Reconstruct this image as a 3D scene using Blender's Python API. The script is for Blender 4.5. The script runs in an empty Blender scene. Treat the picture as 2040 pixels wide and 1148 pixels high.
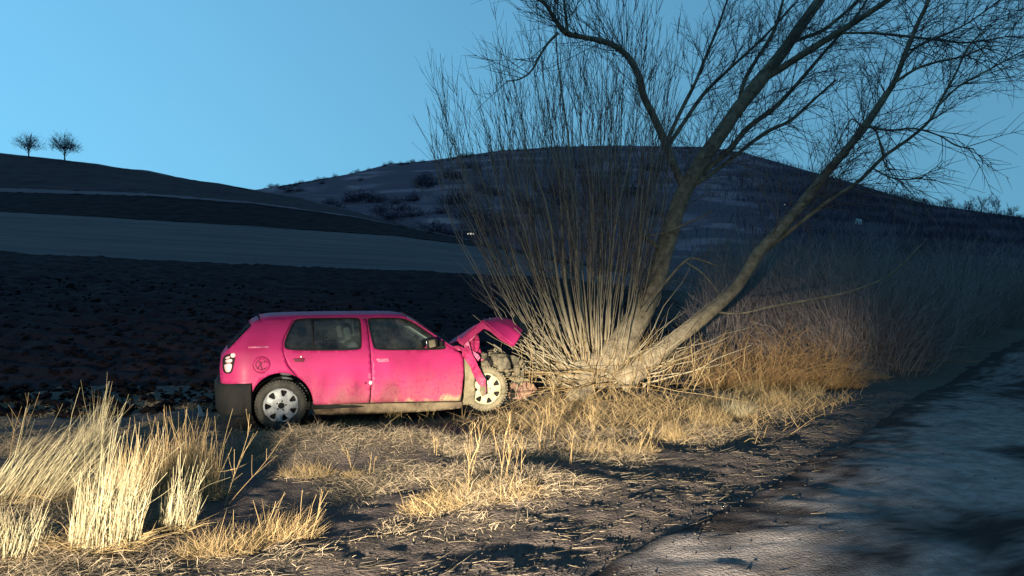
import bpy, bmesh, math, random
import numpy as np
from mathutils import Vector, Matrix, noise
from mathutils.geometry import delaunay_2d_cdt

random.seed(7); np.random.seed(7)
RND = np.random.RandomState(11)
SC = bpy.context.scene
COL = SC.collection

# ------------------------------------------------------------------ camera
F, CX, HY, CZ = 1473.0, 1020.0, 600.0, 1.5      # focal length in photo pixels, principal column, horizon row, eye height
cam = bpy.data.objects.new('camera', bpy.data.cameras.new('camera'))
COL.objects.link(cam)
cam.location = (0, 0, CZ); cam.rotation_euler = (math.radians(90), 0, 0)
cam.data.sensor_width = 36; cam.data.lens = 36 * F / 2040; cam.data.shift_y = 26 / 2040
cam.data.clip_start = 0.05; cam.data.clip_end = 5000
SC.camera = cam

# ------------------------------------------------------------------ dusk sky
W = bpy.data.worlds.new('World'); SC.world = W; W.use_nodes = True
wn, wl = W.node_tree.nodes, W.node_tree.links
sky = wn.new('ShaderNodeTexSky'); sky.sky_type = 'NISHITA'; sky.sun_disc = False
sky.sun_elevation = math.radians(30); sky.sun_rotation = math.radians(-62)
sky.ozone_density = 6.0; sky.dust_density = 0.0; sky.air_density = 1.0
tc = wn.new('ShaderNodeTexCoord'); mp = wn.new('ShaderNodeMapping'); mp.inputs['Scale'].default_value = (1, 1, 0.25); mp.inputs['Location'].default_value = (0, 0, 0.21)
nm = wn.new('ShaderNodeVectorMath'); nm.operation = 'NORMALIZE'
wl.new(tc.outputs['Generated'], mp.inputs['Vector']); wl.new(mp.outputs[0], nm.inputs[0]); wl.new(nm.outputs[0], sky.inputs['Vector'])
wb = wn.new('ShaderNodeMix'); wb.data_type = 'RGBA'; wb.blend_type = 'MULTIPLY'; wb.inputs[0].default_value = 1
wb.inputs[7].default_value = (.80, 1.18, .98, 1)      # the phone's white balance
wl.new(sky.outputs[0], wb.inputs[6]); wl.new(wb.outputs[2], wn['Background'].inputs['Color'])
wn['Background'].inputs['Strength'].default_value = 0.075

# ------------------------------------------------------------------ headlamp of the vehicle the picture was taken from
LAMP = Vector((-2.3, -4.0, 0.78))
ld = bpy.data.lights.new('headlamp', 'SPOT')
ld.energy = 28000; ld.spot_size = math.radians(110); ld.spot_blend = 0.1; ld.shadow_soft_size = 0.085
ld.color = (1.0, 0.89, 0.66)
lamp = bpy.data.objects.new('headlamp', ld); COL.objects.link(lamp)
lamp.location = LAMP
YAW = 12.0
lamp.rotation_euler = (math.radians(90), 0, math.radians(-YAW))
ld.use_nodes = True
n, l = ld.node_tree.nodes, ld.node_tree.links
em = [q for q in n if q.type == 'EMISSION'][0]
t_ = n.new('ShaderNodeTexCoord'); sp = n.new('ShaderNodeSeparateXYZ'); l.new(t_.outputs['Normal'], sp.inputs[0])
def lmath(op, a, b=None):
    m = n.new('ShaderNodeMath'); m.operation = op
    for i, v in enumerate((a, b)):
        if v is None: continue
        if isinstance(v, (int, float)): m.inputs[i].default_value = v
        else: l.new(v, m.inputs[i])
    return m.outputs[0]
def lramp(v, pts):
    fc = n.new('ShaderNodeFloatCurve'); c = fc.mapping.curves[0]
    while len(c.points) > 2: c.points.remove(c.points[0])
    c.points[0].location = pts[0]; c.points[-1].location = pts[-1]
    for p in pts[1:-1]: c.points.new(*p)
    for p in c.points: p.handle_type = 'VECTOR'
    fc.mapping.update(); l.new(v, fc.inputs['Value']); return fc.outputs[0]
az = lmath('ABSOLUTE', sp.outputs[2])
LU = lmath('DIVIDE', sp.outputs[0], az); LV = lmath('DIVIDE', sp.outputs[1], az)
# vertical beam profile: cut-off just above the horizontal, fading towards the ground
vp = lramp(lmath('ADD', lmath('MULTIPLY', LV, 1.0), 0.5),
           [(0, 0.02), (0.25, 0.10), (0.36, 0.45), (0.40, 0.85), (0.44, 1.0), (0.482, 1.0), (0.499, 0.88), (0.513, 0.62), (0.529, 0.36), (0.543, 0.17), (0.560, 0.085), (0.595, 0.042), (0.64, 0.020), (0.70, 0.008), (0.80, 0.0), (1, 0.0)])
hp = lramp(lmath('ADD', lmath('MULTIPLY', LU, 0.5), 0.5),
           [(0, 0.0), (0.15, 0.2), (0.29, 0.34), (0.40, 0.56), (0.44, 0.66), (0.49, 0.95), (0.52, 1.0), (0.59, 0.85), (0.616, 0.66), (0.634, 0.13), (0.665, 0.02), (0.8, 0.004), (1, 0.0)])
l.new(lmath('MULTIPLY', vp, hp), em.inputs['Strength'])

vs = SC.view_settings
vs.view_transform = 'Standard'; vs.look = 'None'; vs.exposure = 0.75; vs.gamma = 1; vs.use_curve_mapping = False
SC.render.engine = 'CYCLES'
SC.cycles.max_bounces = 6; SC.cycles.transparent_max_bounces = 12; SC.cycles.use_denoising = True

# ------------------------------------------------------------------ helpers
def tag(o, label=None, cat=None, group=None, kind=None):
    for k, v in (('label', label), ('category', cat), ('group', group), ('kind', kind)):
        if v: o[k] = v
    return o

def empty(name, loc=(0, 0, 0), rz=0.0):
    o = bpy.data.objects.new(name, None); COL.objects.link(o)
    o.location = loc; o.rotation_euler = (0, 0, rz); o.empty_display_size = 0.2
    return o

def link(name, me, mat, parent=None, smooth=True):
    o = bpy.data.objects.new(name, me); COL.objects.link(o)
    for m in (mat if isinstance(mat, (list, tuple)) else [mat]): me.materials.append(m)
    if parent: o.parent = parent
    if smooth: me.polygons.foreach_set('use_smooth', np.ones(len(me.polygons), bool))
    return o

def tri_mesh(name, v, f):
    """mesh from numpy arrays; f is (n,3) or (n,4)"""
    me = bpy.data.meshes.new(name); k = f.shape[1]
    me.vertices.add(len(v)); me.vertices.foreach_set('co', np.ascontiguousarray(v, np.float32).ravel())
    me.loops.add(f.size); me.loops.foreach_set('vertex_index', np.ascontiguousarray(f, np.int32).ravel())
    me.polygons.add(len(f)); me.polygons.foreach_set('loop_start', np.arange(0, f.size, k, dtype=np.int32))
    me.polygons.foreach_set('loop_total', np.full(len(f), k, np.int32))
    me.update(calc_edges=True); me.validate(); return me

class MB:
    def __init__(s): s.v = []; s.f = []
    def tube(s, pts, rad, n=5, tip=True):
        k = len(pts); b0 = len(s.v)
        T = [(pts[min(i + 1, k - 1)] - pts[max(i - 1, 0)]).normalized() for i in range(k)]
        a = Vector((0, 0, 1)) if abs(T[0].z) < .9 else Vector((1, 0, 0))
        N = T[0].cross(a).normalized()
        for i in range(k):
            N = (N - T[i] * N.dot(T[i])); N = N.normalized() if N.length > 1e-6 else T[i].orthogonal().normalized()
            B = T[i].cross(N); r = rad[i] if not isinstance(rad, float) else rad
            for j in range(n):
                q = 2 * math.pi * j / n
                s.v.append(pts[i] + N * (r * math.cos(q)) + B * (r * math.sin(q)))
        for i in range(k - 1):
            for j in range(n):
                a0 = b0 + i * n + j; a1 = b0 + i * n + (j + 1) % n
                s.f.append((a0, a1, a1 + n, a0 + n))
        s.f.append(tuple(b0 + j for j in range(n))[::-1]); s.f.append(tuple(b0 + (k - 1) * n + j for j in range(n)))
    def box(s, c, sz, rot=None, bev=0.0):
        b0 = len(s.v); R = rot or Matrix.Identity(3); c = Vector(c)
        hx, hy, hz = (q / 2 for q in sz)
        bm = bmesh.new(); bmesh.ops.create_cube(bm, size=1.0)
        for q in bm.verts: q.co = Vector((q.co.x * sz[0], q.co.y * sz[1], q.co.z * sz[2]))
        if bev > 0: bmesh.ops.bevel(bm, geom=list(bm.edges), offset=bev, segments=3, profile=.5, affect='EDGES')
        bm.verts.index_update()
        for q in bm.verts: s.v.append(R @ q.co + c)
        for fc in bm.faces: s.f.append(tuple(b0 + q.index for q in fc.verts))
        bm.free()
    def blob(s, c, r, seed=0, amp=.35, sub=2, sq=(1, 1, 1)):
        b0 = len(s.v); c = Vector(c); bm = bmesh.new(); bmesh.ops.create_icosphere(bm, subdivisions=sub, radius=1)
        bm.verts.index_update()
        for q in bm.verts:
            k = 1 + amp * noise.noise(q.co * 1.6 + Vector((seed * 7.3, seed * 1.7, seed)))+ amp*.4*noise.noise(q.co*4+Vector((seed,0,0)))
            s.v.append(c + Vector((q.co.x * sq[0], q.co.y * sq[1], q.co.z * sq[2])) * (r * k))
        for fc in bm.faces: s.f.append(tuple(b0 + q.index for q in fc.verts))
        bm.free()
    def build(s, name, mat, parent=None, smooth=True):
        me = bpy.data.meshes.new(name); me.from_pydata(s.v, [], s.f); me.update()
        return link(name, me, mat, parent, smooth)

def P(px, py, Y): return Vector(((px - CX) / F * Y, Y, CZ + (HY - py) / F * Y))

# value noise in numpy
def _h(i, j, s):
    a = (i.astype(np.int64) * 374761393 + j.astype(np.int64) * 668265263 + s * 974634777) & 0x7fffffff
    a = ((a ^ (a >> 13)) * 1274126177) & 0x7fffffff
    return ((a ^ (a >> 16)) & 0xffff) / 65535.0
def vnoise(x, y, s=0):
    x = np.asarray(x, float); y = np.asarray(y, float)
    i = np.floor(x); j = np.floor(y); u = x - i; v = y - j
    u = u * u * (3 - 2 * u); v = v * v * (3 - 2 * v)
    return (_h(i, j, s) * (1 - u) + _h(i + 1, j, s) * u) * (1 - v) + (_h(i, j + 1, s) * (1 - u) + _h(i + 1, j + 1, s) * u) * v
def fbm(x, y, sc, o=4, s=0):
    x = np.asarray(x, float) / sc; y = np.asarray(y, float) / sc; r = 0; a = .5
    for k in range(o):
        r = r + a * (vnoise(x + 17.3 * k, y - 9.1 * k, s + k) - .5) * 2; x = x * 2.03; y = y * 2.03; a *= .5
    return r
def sstep(a, b, x): q = np.clip((np.asarray(x, float) - a) / (b - a), 0, 1); return q * q * (3 - 2 * q)

# ------------------------------------------------------------------ materials
def pmat(name, c1, c2=None, scale=5.0, rough=.85, spec=.2, bump=0.0, bscale=None, island=False, detail=5, attr=None, c3=None, metal=0.0, coat=0.0):
    m = bpy.data.materials.new(name); m.use_nodes = True
    n, l = m.node_tree.nodes, m.node_tree.links; b = n['Principled BSDF']
    b.inputs['Roughness'].default_value = rough; b.inputs['Specular IOR Level'].default_value = spec
    b.inputs['Metallic'].default_value = metal; b.inputs['Coat Weight'].default_value = coat
    tcn = n.new('ShaderNodeTexCoord')
    if c2 is None: c2 = tuple(x * .75 for x in c1)
    mix = n.new('ShaderNodeMix'); mix.data_type = 'RGBA'
    mix.inputs[6].default_value = (*c1, 1); mix.inputs[7].default_value = (*c2, 1)
    if island:
        g = n.new('ShaderNodeNewGeometry'); l.new(g.outputs['Random Per Island'], mix.inputs[0])
    else:
        nz = n.new('ShaderNodeTexNoise'); nz.inputs['Scale'].default_value = scale; nz.inputs['Detail'].default_value = detail
        nz.inputs['Roughness'].default_value = .65
        l.new(tcn.outputs['Object'], nz.inputs['Vector'])
        mr = n.new('ShaderNodeMapRange'); mr.inputs[1].default_value = .3; mr.inputs[2].default_value = .7
        l.new(nz.outputs['Fac'], mr.inputs[0]); l.new(mr.outputs[0], mix.inputs[0])
    out = mix.outputs[2]
    if attr:
        at = n.new('ShaderNodeAttribute'); at.attribute_name = attr
        m2 = n.new('ShaderNodeMix'); m2.data_type = 'RGBA'; m2.inputs[7].default_value = (*c3, 1)
        l.new(at.outputs['Fac'], m2.inputs[0]); l.new(out, m2.inputs[6]); out = m2.outputs[2]
    l.new(out, b.inputs['Base Color'])
    if bump:
        nb = n.new('ShaderNodeTexNoise'); nb.inputs['Scale'].default_value = bscale or scale * 4; nb.inputs['Detail'].default_value = 6
        l.new(tcn.outputs['Object'], nb.inputs['Vector'])
        bp = n.new('ShaderNodeBump'); bp.inputs['Strength'].default_value = bump; bp.inputs['Distance'].default_value = .03
        l.new(nb.outputs['Fac'], bp.inputs['Height']); l.new(bp.outputs[0], b.inputs['Normal'])
    return m

M = {}
M['ground'] = pmat('bank_soil', (.125, .095, .082), (.048, .038, .038), 7, .95, .1, .9, 45, attr='thatch', c3=(.105, .082, .055))
M['road'] = pmat('packed_dirt', (.36, .305, .285), (.19, .16, .15), 9, .97, .04, .9, 55, detail=8, attr='thatch', c3=(.042, .033, .032))
M['plough'] = pmat('ploughed_soil', (.026, .0155, .019), (.012, .008, .011), .9, .97, .05, .6, 6, attr='thatch', c3=(.075, .06, .05))
M['pale'] = pmat('pale_stubble', (.128, .092, .096), (.094, .077, .082), .05, .95, .05, .2, 2, detail=9, attr='thatch', c3=(.072, .056, .06))
M['strip'] = pmat('grass_strip', (.165, .110, .120), (.10, .072, .085), .3, .95, .05)
M['slope'] = pmat('upper_ploughland', (.062, .034, .040), (.034, .021, .027), .06, .97, .05, .3, 1.5, detail=9)
M['straw'] = pmat('dry_straw', (.43, .37, .24), (.19, .15, .088), island=True, rough=.75, spec=.15)
M['straw2'] = pmat('pale_dry_grass', (.38, .27, .14), (.15, .10, .05), island=True, rough=.8, spec=.1)
M['thatch'] = pmat('matted_grass', (.36, .28, .195), (.11, .082, .06), island=True, rough=.9, spec=.05)
M['litter_straw'] = pmat('fallen_straw', (.17, .135, .10), (.05, .04, .03), island=True, rough=.9, spec=.05)
M['stone'] = pmat('grit', (.065, .057, .053), (.020, .018, .018), island=True, rough=.9, spec=.1)
M['bark'] = pmat('willow_bark', (.25, .205, .14), (.075, .060, .047), 9, .9, .1, .9, 30)
M['shoot'] = pmat('willow_shoot_bark', (.31, .26, .18), (.17, .14, .10), 6, .8, .15, .3, 30)
M['twig'] = pmat('twig_bark', (.18, .14, .125), (.085, .070, .068), island=True, rough=.85, spec=.1)
M['brown'] = pmat('brown_stems', (.30, .185, .085), (.10, .055, .028), island=True, rough=.85, spec=.1)
M['scrub'] = pmat('bare_scrub', (.23, .185, .175), (.08, .068, .07), island=True, rough=.9, spec=.05)
M['haze_scrub'] = pmat('haze_toned_scrub', (.15, .11, .12), (.10, .075, .085), island=True, rough=.95, spec=.03)  # distance haze put into the twig colour as a lighter tone
M['farscrub'] = pmat('distant_scrub', (.085, .062, .088), (.040, .030, .045), island=True, rough=.95, spec=.03)

# ------------------------------------------------------------------ ground shape
RE_Y = np.array([-30, -4, 1.5, 3.6, 4.54, 5.36, 6.42, 7.44, 8.2, 12.6, 20.8, 27.5, 46, 80.]); RE_X = np.array([-25, -6.0, -1.5, -.02, .78, 1.58, 2.34, 3.18, 3.78, 7.0, 13.4, 19.0, 36, 68.])
def road_s(x, y): return (x - np.interp(y, RE_Y, RE_X)) * .77
BPX = np.array([-900, 0, 120, 300, 500, 600, 700, 780, 860, 1000, 1100, 1250, 1400, 1480, 1600, 1700, 1850, 2040, 2300, 3000.])
def cv(pts): a = np.array(pts, float); return np.interp(BPX, a[:, 0], a[:, 1])
CURVES = [  # distance, skyline rows as (photo column, photo row)
    (55, cv([(-900, 480), (0, 503), (500, 528), (900, 543), (1100, 555), (1400, 585), (1700, 615), (2040, 625)])),
    (110, cv([(-900, 400), (0, 421), (500, 450), (800, 471), (1000, 497), (1100, 520), (1400, 565), (1700, 600), (2300, 610)])),
    (130, cv([(-900, 355), (0, 383), (300, 391), (500, 406), (700, 432), (830, 458), (1000, 492), (1100, 516), (1400, 560), (1700, 590), (2300, 600)])),
    (200, cv([(-900, 260), (0, 304), (120, 316), (300, 342), (500, 378), (600, 395), (700, 420), (830, 456), (1000, 490), (1100, 512), (1400, 555), (1700, 580), (2300, 590)])),
]
ZB = [np.zeros(len(BPX)) - .15] + [CZ + (HY - c) / F * d for d, c in CURVES]
DB = [12.] + [d for d, c in CURVES]
ZB.append(np.minimum(ZB[-1] - 6, 14)); DB.append(245.)
rid = cv([(-900, 440), (300, 400), (400, 392), (505, 379), (600, 363), (700, 346), (780, 326), (860, 318), (1000, 299), (1100, 292), (1250, 289), (1400, 291), (1480, 303), (1600, 337), (1700, 364), (1850, 407), (2040, 434), (2300, 455), (3000, 480)])
zr = CZ + (HY - rid) / F * 430
ZB.append(ZB[-1] + (zr - ZB[-1]) * .52); DB.append(335.)
ZB.append(zr); DB.append(430.)
ZB.append(zr * .55); DB.append(620.)
DB = np.array(DB); ZB = np.array(ZB)
BT = (BPX - CX) / F
def Zfar(x, y):
    t = x / np.maximum(y, 1e-3); cols = np.array([np.interp(t, BT, z) for z in ZB])
    k = np.clip(np.searchsorted(DB, y, side='right') - 1, 0, len(DB) - 2)
    u = np.clip((y - DB[k]) / (DB[k + 1] - DB[k]), 0, 1)
    z0 = np.take_along_axis(cols, k[None], 0)[0]; z1 = np.take_along_axis(cols, (k + 1)[None], 0)[0]
    return z0 * (1 - u) + z1 * u
def gs(x, y, cx, cy, sx, sy, a): return a * np.exp(-((x - cx) / sx) ** 2 - ((y - cy) / sy) ** 2)
CO = np.array((-2.655, 8.5)); CA = math.radians(20); CD = (math.cos(CA), math.sin(CA))
def car_uv(x, y): dx = x - CO[0]; dy = y - CO[1]; return dx * CD[0] + dy * CD[1], -dx * CD[1] + dy * CD[0]
def Gnear(x, y):
    s = road_s(x, y)
    z = gs(x, y, -2.0, 7.35, 1.1, .42, .17) + gs(x, y, -.9, 7.6, .8, .4, .07) + gs(x, y, 1.2, 10.3, 1.2, .9, .14) + gs(x, y, -1.5, 5.5, .9, .9, -.09)
    z = z + gs(x, y, -3.6, 5.8, .9, .8, .06) + gs(x, y, .1, 5.9, .8, .7, .06)
    u, v = car_uv(x, y); inside = sstep(-.9, -.5, u) * (1 - sstep(3.0, 3.6, u)) * sstep(-.45, -.05, v) * (1 - sstep(1.7, 2.1, v))
    rough = .045 * fbm(x, y, .55, 4, 3) + .02 * fbm(x, y, .12, 3, 9)
    z = z * (1 - inside) + .03 * inside * sstep(1.2, 2.6, u) + rough * (1 - .7 * inside)
    z = z + .07 * np.exp(-((s + .35) / .35) ** 2) * (.6 + .6 * fbm(x, y, .4, 3, 5))
    zr_ = .045 + .034 * fbm(x, y, .9, 3, 21) + .022 * fbm(x, y, .22, 4, 22) - .03 * np.exp(-((s - 1.5) / .35) ** 2) - .03 * np.exp(-((s - 3.2) / .35) ** 2)
    k = sstep(-.25, .35, s) * (1 - sstep(5.0, 5.8, s))
    return z * (1 - k) + zr_ * k
def Hraw(x, y):
    x = np.asarray(x, float); y = np.asarray(y, float)
    shp = np.broadcast(x, y).shape; x = np.broadcast_to(x, shp).ravel(); y = np.broadcast_to(y, shp).ravel()
    k = sstep(11.5, 14.5, y)
    a = Gnear(x, y); b = Zfar(x, np.maximum(y, 12.0))
    b = b + np.where(y < 54, .10 * fbm(x, y, .8, 4, 31) * sstep(12, 16, y), 0)
    return (a * (1 - k) + b * k).reshape(shp)
def H(x, y): return float(Hraw(np.array([x]), np.array([y]))[0])
def onroad(x, y): s = road_s(x, y); return sstep(.05, .3, s) * (1 - sstep(5.0, 5.3, s))
PATCH = [(-.75, 7.6, .9, .45), (-.2, 7.4, .8, .45), (-.55, 6.4, .6, .35), (-.45, 5.6, .5, .35), (-.05, 5.9, .55, .35), (.65, 6.9 + .1, .5, .3), (1.05, 7.1, .5, .35), (-1.7, 7.9, .8, .35), (-1.85, 6.45, .3, .2), (2.2, 8.3, 1.0, .5), (1.0, 8.4, 1.2, .6), (3.6, 9.9, 1.2, .6), (-2.4, 7.2, 1.2, .4), (-3.2, 5.2, 1.2, 1.2)]
def thatch(x, y):
    s = road_s(x, y)
    pt = sum(gs(x, y, a, b_, c, d_, 1.0) for a, b_, c, d_ in PATCH) - 1.0 * gs(x, y, -1.75, 5.3, .75, .75, 1.0) - .9 * gs(x, y, .75, 6.9, .4, .35, 1.0)
    g = np.clip(.20 + .9 * pt + 1.5 * fbm(x, y, .7, 4, 41), 0, 1) * (1 - sstep(-1.5, -.5, s)) * (1 - sstep(10.6, 12.5, y - .25 * np.maximum(x, 0)))
    return g

def grid_mesh(name, X, Y, Z, mat, attr=None, kind='structure'):
    r, c = X.shape
    v = np.stack([X, Y, Z], -1).reshape(-1, 3)
    i = (np.arange(r - 1)[:, None] * c + np.arange(c - 1)[None]).ravel()
    f = np.stack([i, i + 1, i + 1 + c, i + c], 1)
    me = tri_mesh(name, v, f)
    if attr is not None:
        a = me.attributes.new('thatch', 'FLOAT', 'POINT'); a.data.foreach_set('value', attr.ravel().astype(np.float32))
    o = link(name, me, mat); tag(o, kind=kind); return o

# near bank
gx, gy = np.meshgrid(np.arange(-8, 10.01, .04), np.arange(.6, 13.21, .04))
gz = Hraw(gx, gy) - .03 * onroad(gx, gy)
grid_mesh('ground', gx, gy, gz, M['ground'], thatch(gx, gy))
# behind and beside the camera, and under everything
bx, by = np.meshgrid(np.linspace(-1500, 1500, 61), np.linspace(-1500, 1500, 61))
grid_mesh('terrain', bx, by, np.full(bx.shape, -1.2), M['ground'], np.full(bx.shape, .4))
bx, by = np.meshgrid(np.arange(-40, 60.1, .5), np.arange(-30, 1.1, .5))
grid_mesh('ground', bx, by, Hraw(bx, by) - .06, M['ground'], thatch(bx, by))
# road
sy = np.concatenate([np.arange(-20, 1, .5), np.arange(1, 14, .05), np.arange(14, 70, .3)]); sx = np.linspace(-.02, 5.25, 90)
rx = np.interp(sy, RE_Y, RE_X)[:, None] + sx[None] / .77 + (.10 * fbm(sy * 1.0, sy * 0, .35, 3, 77) * 1)[:, None] * (1 - sx / 5.25)[None]; ry = np.repeat(sy[:, None], len(sx), 1)
rz = Hraw(rx, ry) + .006 - .03 * (1 - sstep(0, .1, sx))[None]
rs_ = np.repeat(sx[None], len(sy), 0) + .45 * fbm(rx, ry, .5, 4, 79)
grid_mesh('dirt_road', rx, ry, rz, M['road'], np.clip(1 - sstep(.0, .75, rs_ + .35 * fbm(rx, ry, .14, 3, 80)) + .35 * np.clip(fbm(rx, ry, .09, 3, 85) * 3, 0, 1) + .8 * sstep(.4, 1.6, rs_) * np.clip(fbm(rx * .6 + ry * .5, ry - rx * .9, 1.3, 4, 88) * 3.4 + .10, 0, 1) + .5 * sstep(7, 13, ry) + .5 * np.exp(-((rs_ - 1.7) / .25) ** 2) * sstep(0, .4, fbm(rx, ry, 1.5, 2, 12) + .2) + .5 * np.exp(-((rs_ - 3.3) / .3) ** 2), 0, 1))
# fields: (bearing, distance) grids so that the detail follows the distance
def field(name, y0, y1, rows, mat, t0=-1.3, t1=1.3, cols=800, bump=None, attr=None):
    tt = np.linspace(t0, t1, cols); yy = np.geomspace(y0, y1, rows)
    X = yy[:, None] * tt[None]; Y = np.repeat(yy[:, None], cols, 1); Z = Hraw(X, Y)
    if bump: Z = Z + bump(X, Y)
    return grid_mesh(name, X, Y, Z, mat, attr(X, Y) if attr else None)
def right_green(X, Y): return np.clip(sstep(.16, .26, X / Y + .04 * fbm(X, Y, 3, 3, 2)) + sstep(11, 15, X) , 0, 1)
def plough_bump(X, Y):
    k = 1 - right_green(X, Y) * .8
    return k * (.13 * fbm(X, Y, .42, 3, 61) * (.7 + 1.2 * fbm(X, Y, 4.0, 2, 63)) + .10 * fbm(X, Y, 2.2, 2, 64) + .05 * np.sin((X * .3 + Y) * 5.5)) * sstep(12.5, 15, Y) - .03 * (1 - sstep(12.6, 14, Y)) - .09 * onroad(X, Y)
field('ploughed_field', 12.6, 55.05, 260, M['plough'], cols=1100, bump=plough_bump, attr=right_green)
def edge_bump(X, Y): return .06 * fbm(X, Y, 2.5, 4, 71) * sstep(55, 57, Y) - .05
field('stubble_field', 54.9, 110, 110, M['pale'], bump=edge_bump, attr=lambda X, Y: np.clip(.35 + 1.6 * fbm((X + Y * .2) * .06, Y * 1.1, 1.0, 4, 73), 0, .9))
field('ploughed_strip', 109.8, 130.6, 40, M['plough'], bump=lambda X, Y: .22 * fbm(X, Y, 1.2, 3, 81), attr=lambda X, Y: sstep(.06, .2, X / Y) * .8)
field('grass_strip', 129.8, 134.5, 12, M['strip'], bump=lambda X, Y: .12 * fbm(X, Y, 1.2, 3, 82) + .08)
field('upper_field', 134.2, 196, 60, M['slope'], bump=lambda X, Y: .35 * fbm(X, Y, 2.5, 4, 83))
field('ridge_meadow', 195.5, 246, 24, M['strip'], bump=lambda X, Y: .5 * fbm(X, Y, 8, 3, 84))

# far hill: pale terraces, brown scrub
m = bpy.data.materials.new('far_hillside'); m.use_nodes = True; n, l = m.node_tree.nodes, m.node_tree.links; b = n['Principled BSDF']
b.inputs['Roughness'].default_value = 1; b.inputs['Specular IOR Level'].default_value = .03
tcn = n.new('ShaderNodeTexCoord')
def nz(scale, det, vec=None, sc=None):
    q = n.new('ShaderNodeTexNoise'); q.inputs['Scale'].default_value = scale; q.inputs['Detail'].default_value = det
    if sc:
        mm = n.new('ShaderNodeMapping'); mm.inputs['Scale'].default_value = sc; l.new(tcn.outputs['Object'], mm.inputs[0]); l.new(mm.outputs[0], q.inputs['Vector'])
    else: l.new(tcn.outputs['Object'], q.inputs['Vector'])
    return q.outputs['Fac']
def mixc(f, a, c):
    q = n.new('ShaderNodeMix'); q.data_type = 'RGBA'; l.new(f, q.inputs[0])
    for i, v in ((6, a), (7, c)):
        if isinstance(v, tuple): q.inputs[i].default_value = (*v, 1)
        else: l.new(v, q.inputs[i])
    return q.outputs[2]
def mrange(f, a, c):
    q = n.new('ShaderNodeMapRange'); q.inputs[1].default_value = a; q.inputs[2].default_value = c; l.new(f, q.inputs[0]); return q.outputs[0]
base = mixc(mrange(nz(.035, 8), .4, .62), (.27, .175, .20), (.165, .115, .14))
base = mixc(mrange(nz(.5, 6, sc=(.09, .09, .75)), .56, .68), base, (.31, .205, .205))
base = mixc(mrange(nz(.5, 6, sc=(.07, .07, .6)), .60, .50), base, (.125, .085, .105))
at = n.new('ShaderNodeAttribute'); at.attribute_name = 'thatch'
l.new(mixc(at.outputs['Fac'], base, (.095, .072, .09)), b.inputs['Base Color'])
M['hill'] = m
def woodmask(X, Y): t = X / Y; return np.clip(sstep(.30, .42, t + .06 * fbm(X, Y, 30, 3, 4)) + sstep(330, 285, Y) * 0 + (1 - sstep(250, 300, Y)) * .6, 0, 1)
hill_bump = lambda X, Y: 2.2 * fbm(X, Y, 45, 4, 91) * sstep(250, 300, Y) * (1 - sstep(400, 430, Y)*.7) + .9 * np.sin(Hraw(X, Y) * .75 + 2.0 * fbm(X, Y, 40, 2, 95)) * sstep(270, 300, Y)* (1 - sstep(400, 430, Y))
field('far_hill', 244, 620, 150, M['hill'], cols=900, bump=hill_bump, attr=woodmask)

# ================================================================== the crashed car
# car frame: x along the car (0 at the rear axle, + forward), y away from the near side, z up
def inset(u, w):
    i = 0.0
    if w < .38: i += .05 * ((.38 - w) / .2) ** 2
    if w > .60: i += .035 * ((min(w, .93) - .60) / .33) ** 2
    if w > .93: i += .40 * (w - .93)
    if u < -.30: i += .17 * ((-.30 - u) / .40) ** 2.4
    if .52 < w < .60: i += -.008 * math.sin((w - .52) / .08 * math.pi)
    return i
def pix_car(px, py, extra=0.0):
    t = (px - CX) / F; c, s = CD; i = extra; u = w = 0
    for _ in range(8):
        u = (t * CO[1] - CO[0] + i * (s + t * c)) / (c - t * s)
        w = CZ + (HY - py) / F * (CO[1] + u * s + i * c)
        i = inset(u, w) + extra
    return u, w, i
def chaikin(p, n=2, closed=True):
    for _ in range(n):
        q = []
        for i in range(len(p)):
            a = p[i]; b = p[(i + 1) % len(p)]
            q += [(a[0] * .75 + b[0] * .25, a[1] * .75 + b[1] * .25), (a[0] * .25 + b[0] * .75, a[1] * .25 + b[1] * .75)]
        p = q
    return p
def pip(x, y, poly):
    r = False; j = len(poly) - 1
    for i in range(len(poly)):
        if (poly[i][1] > y) != (poly[j][1] > y) and x < (poly[j][0] - poly[i][0]) * (y - poly[i][1]) / (poly[j][1] - poly[i][1]) + poly[i][0]: r = not r
        j = i
    return r
def densify(p, st):
    q = []
    for i in range(len(p)):
        a = p[i]; b = p[(i + 1) % len(p)]; k = max(1, int(math.hypot(b[0] - a[0], b[1] - a[1]) / st))
        q += [(a[0] + (b[0] - a[0]) * j / k, a[1] + (b[1] - a[1]) * j / k) for j in range(k)]
    return q
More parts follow.
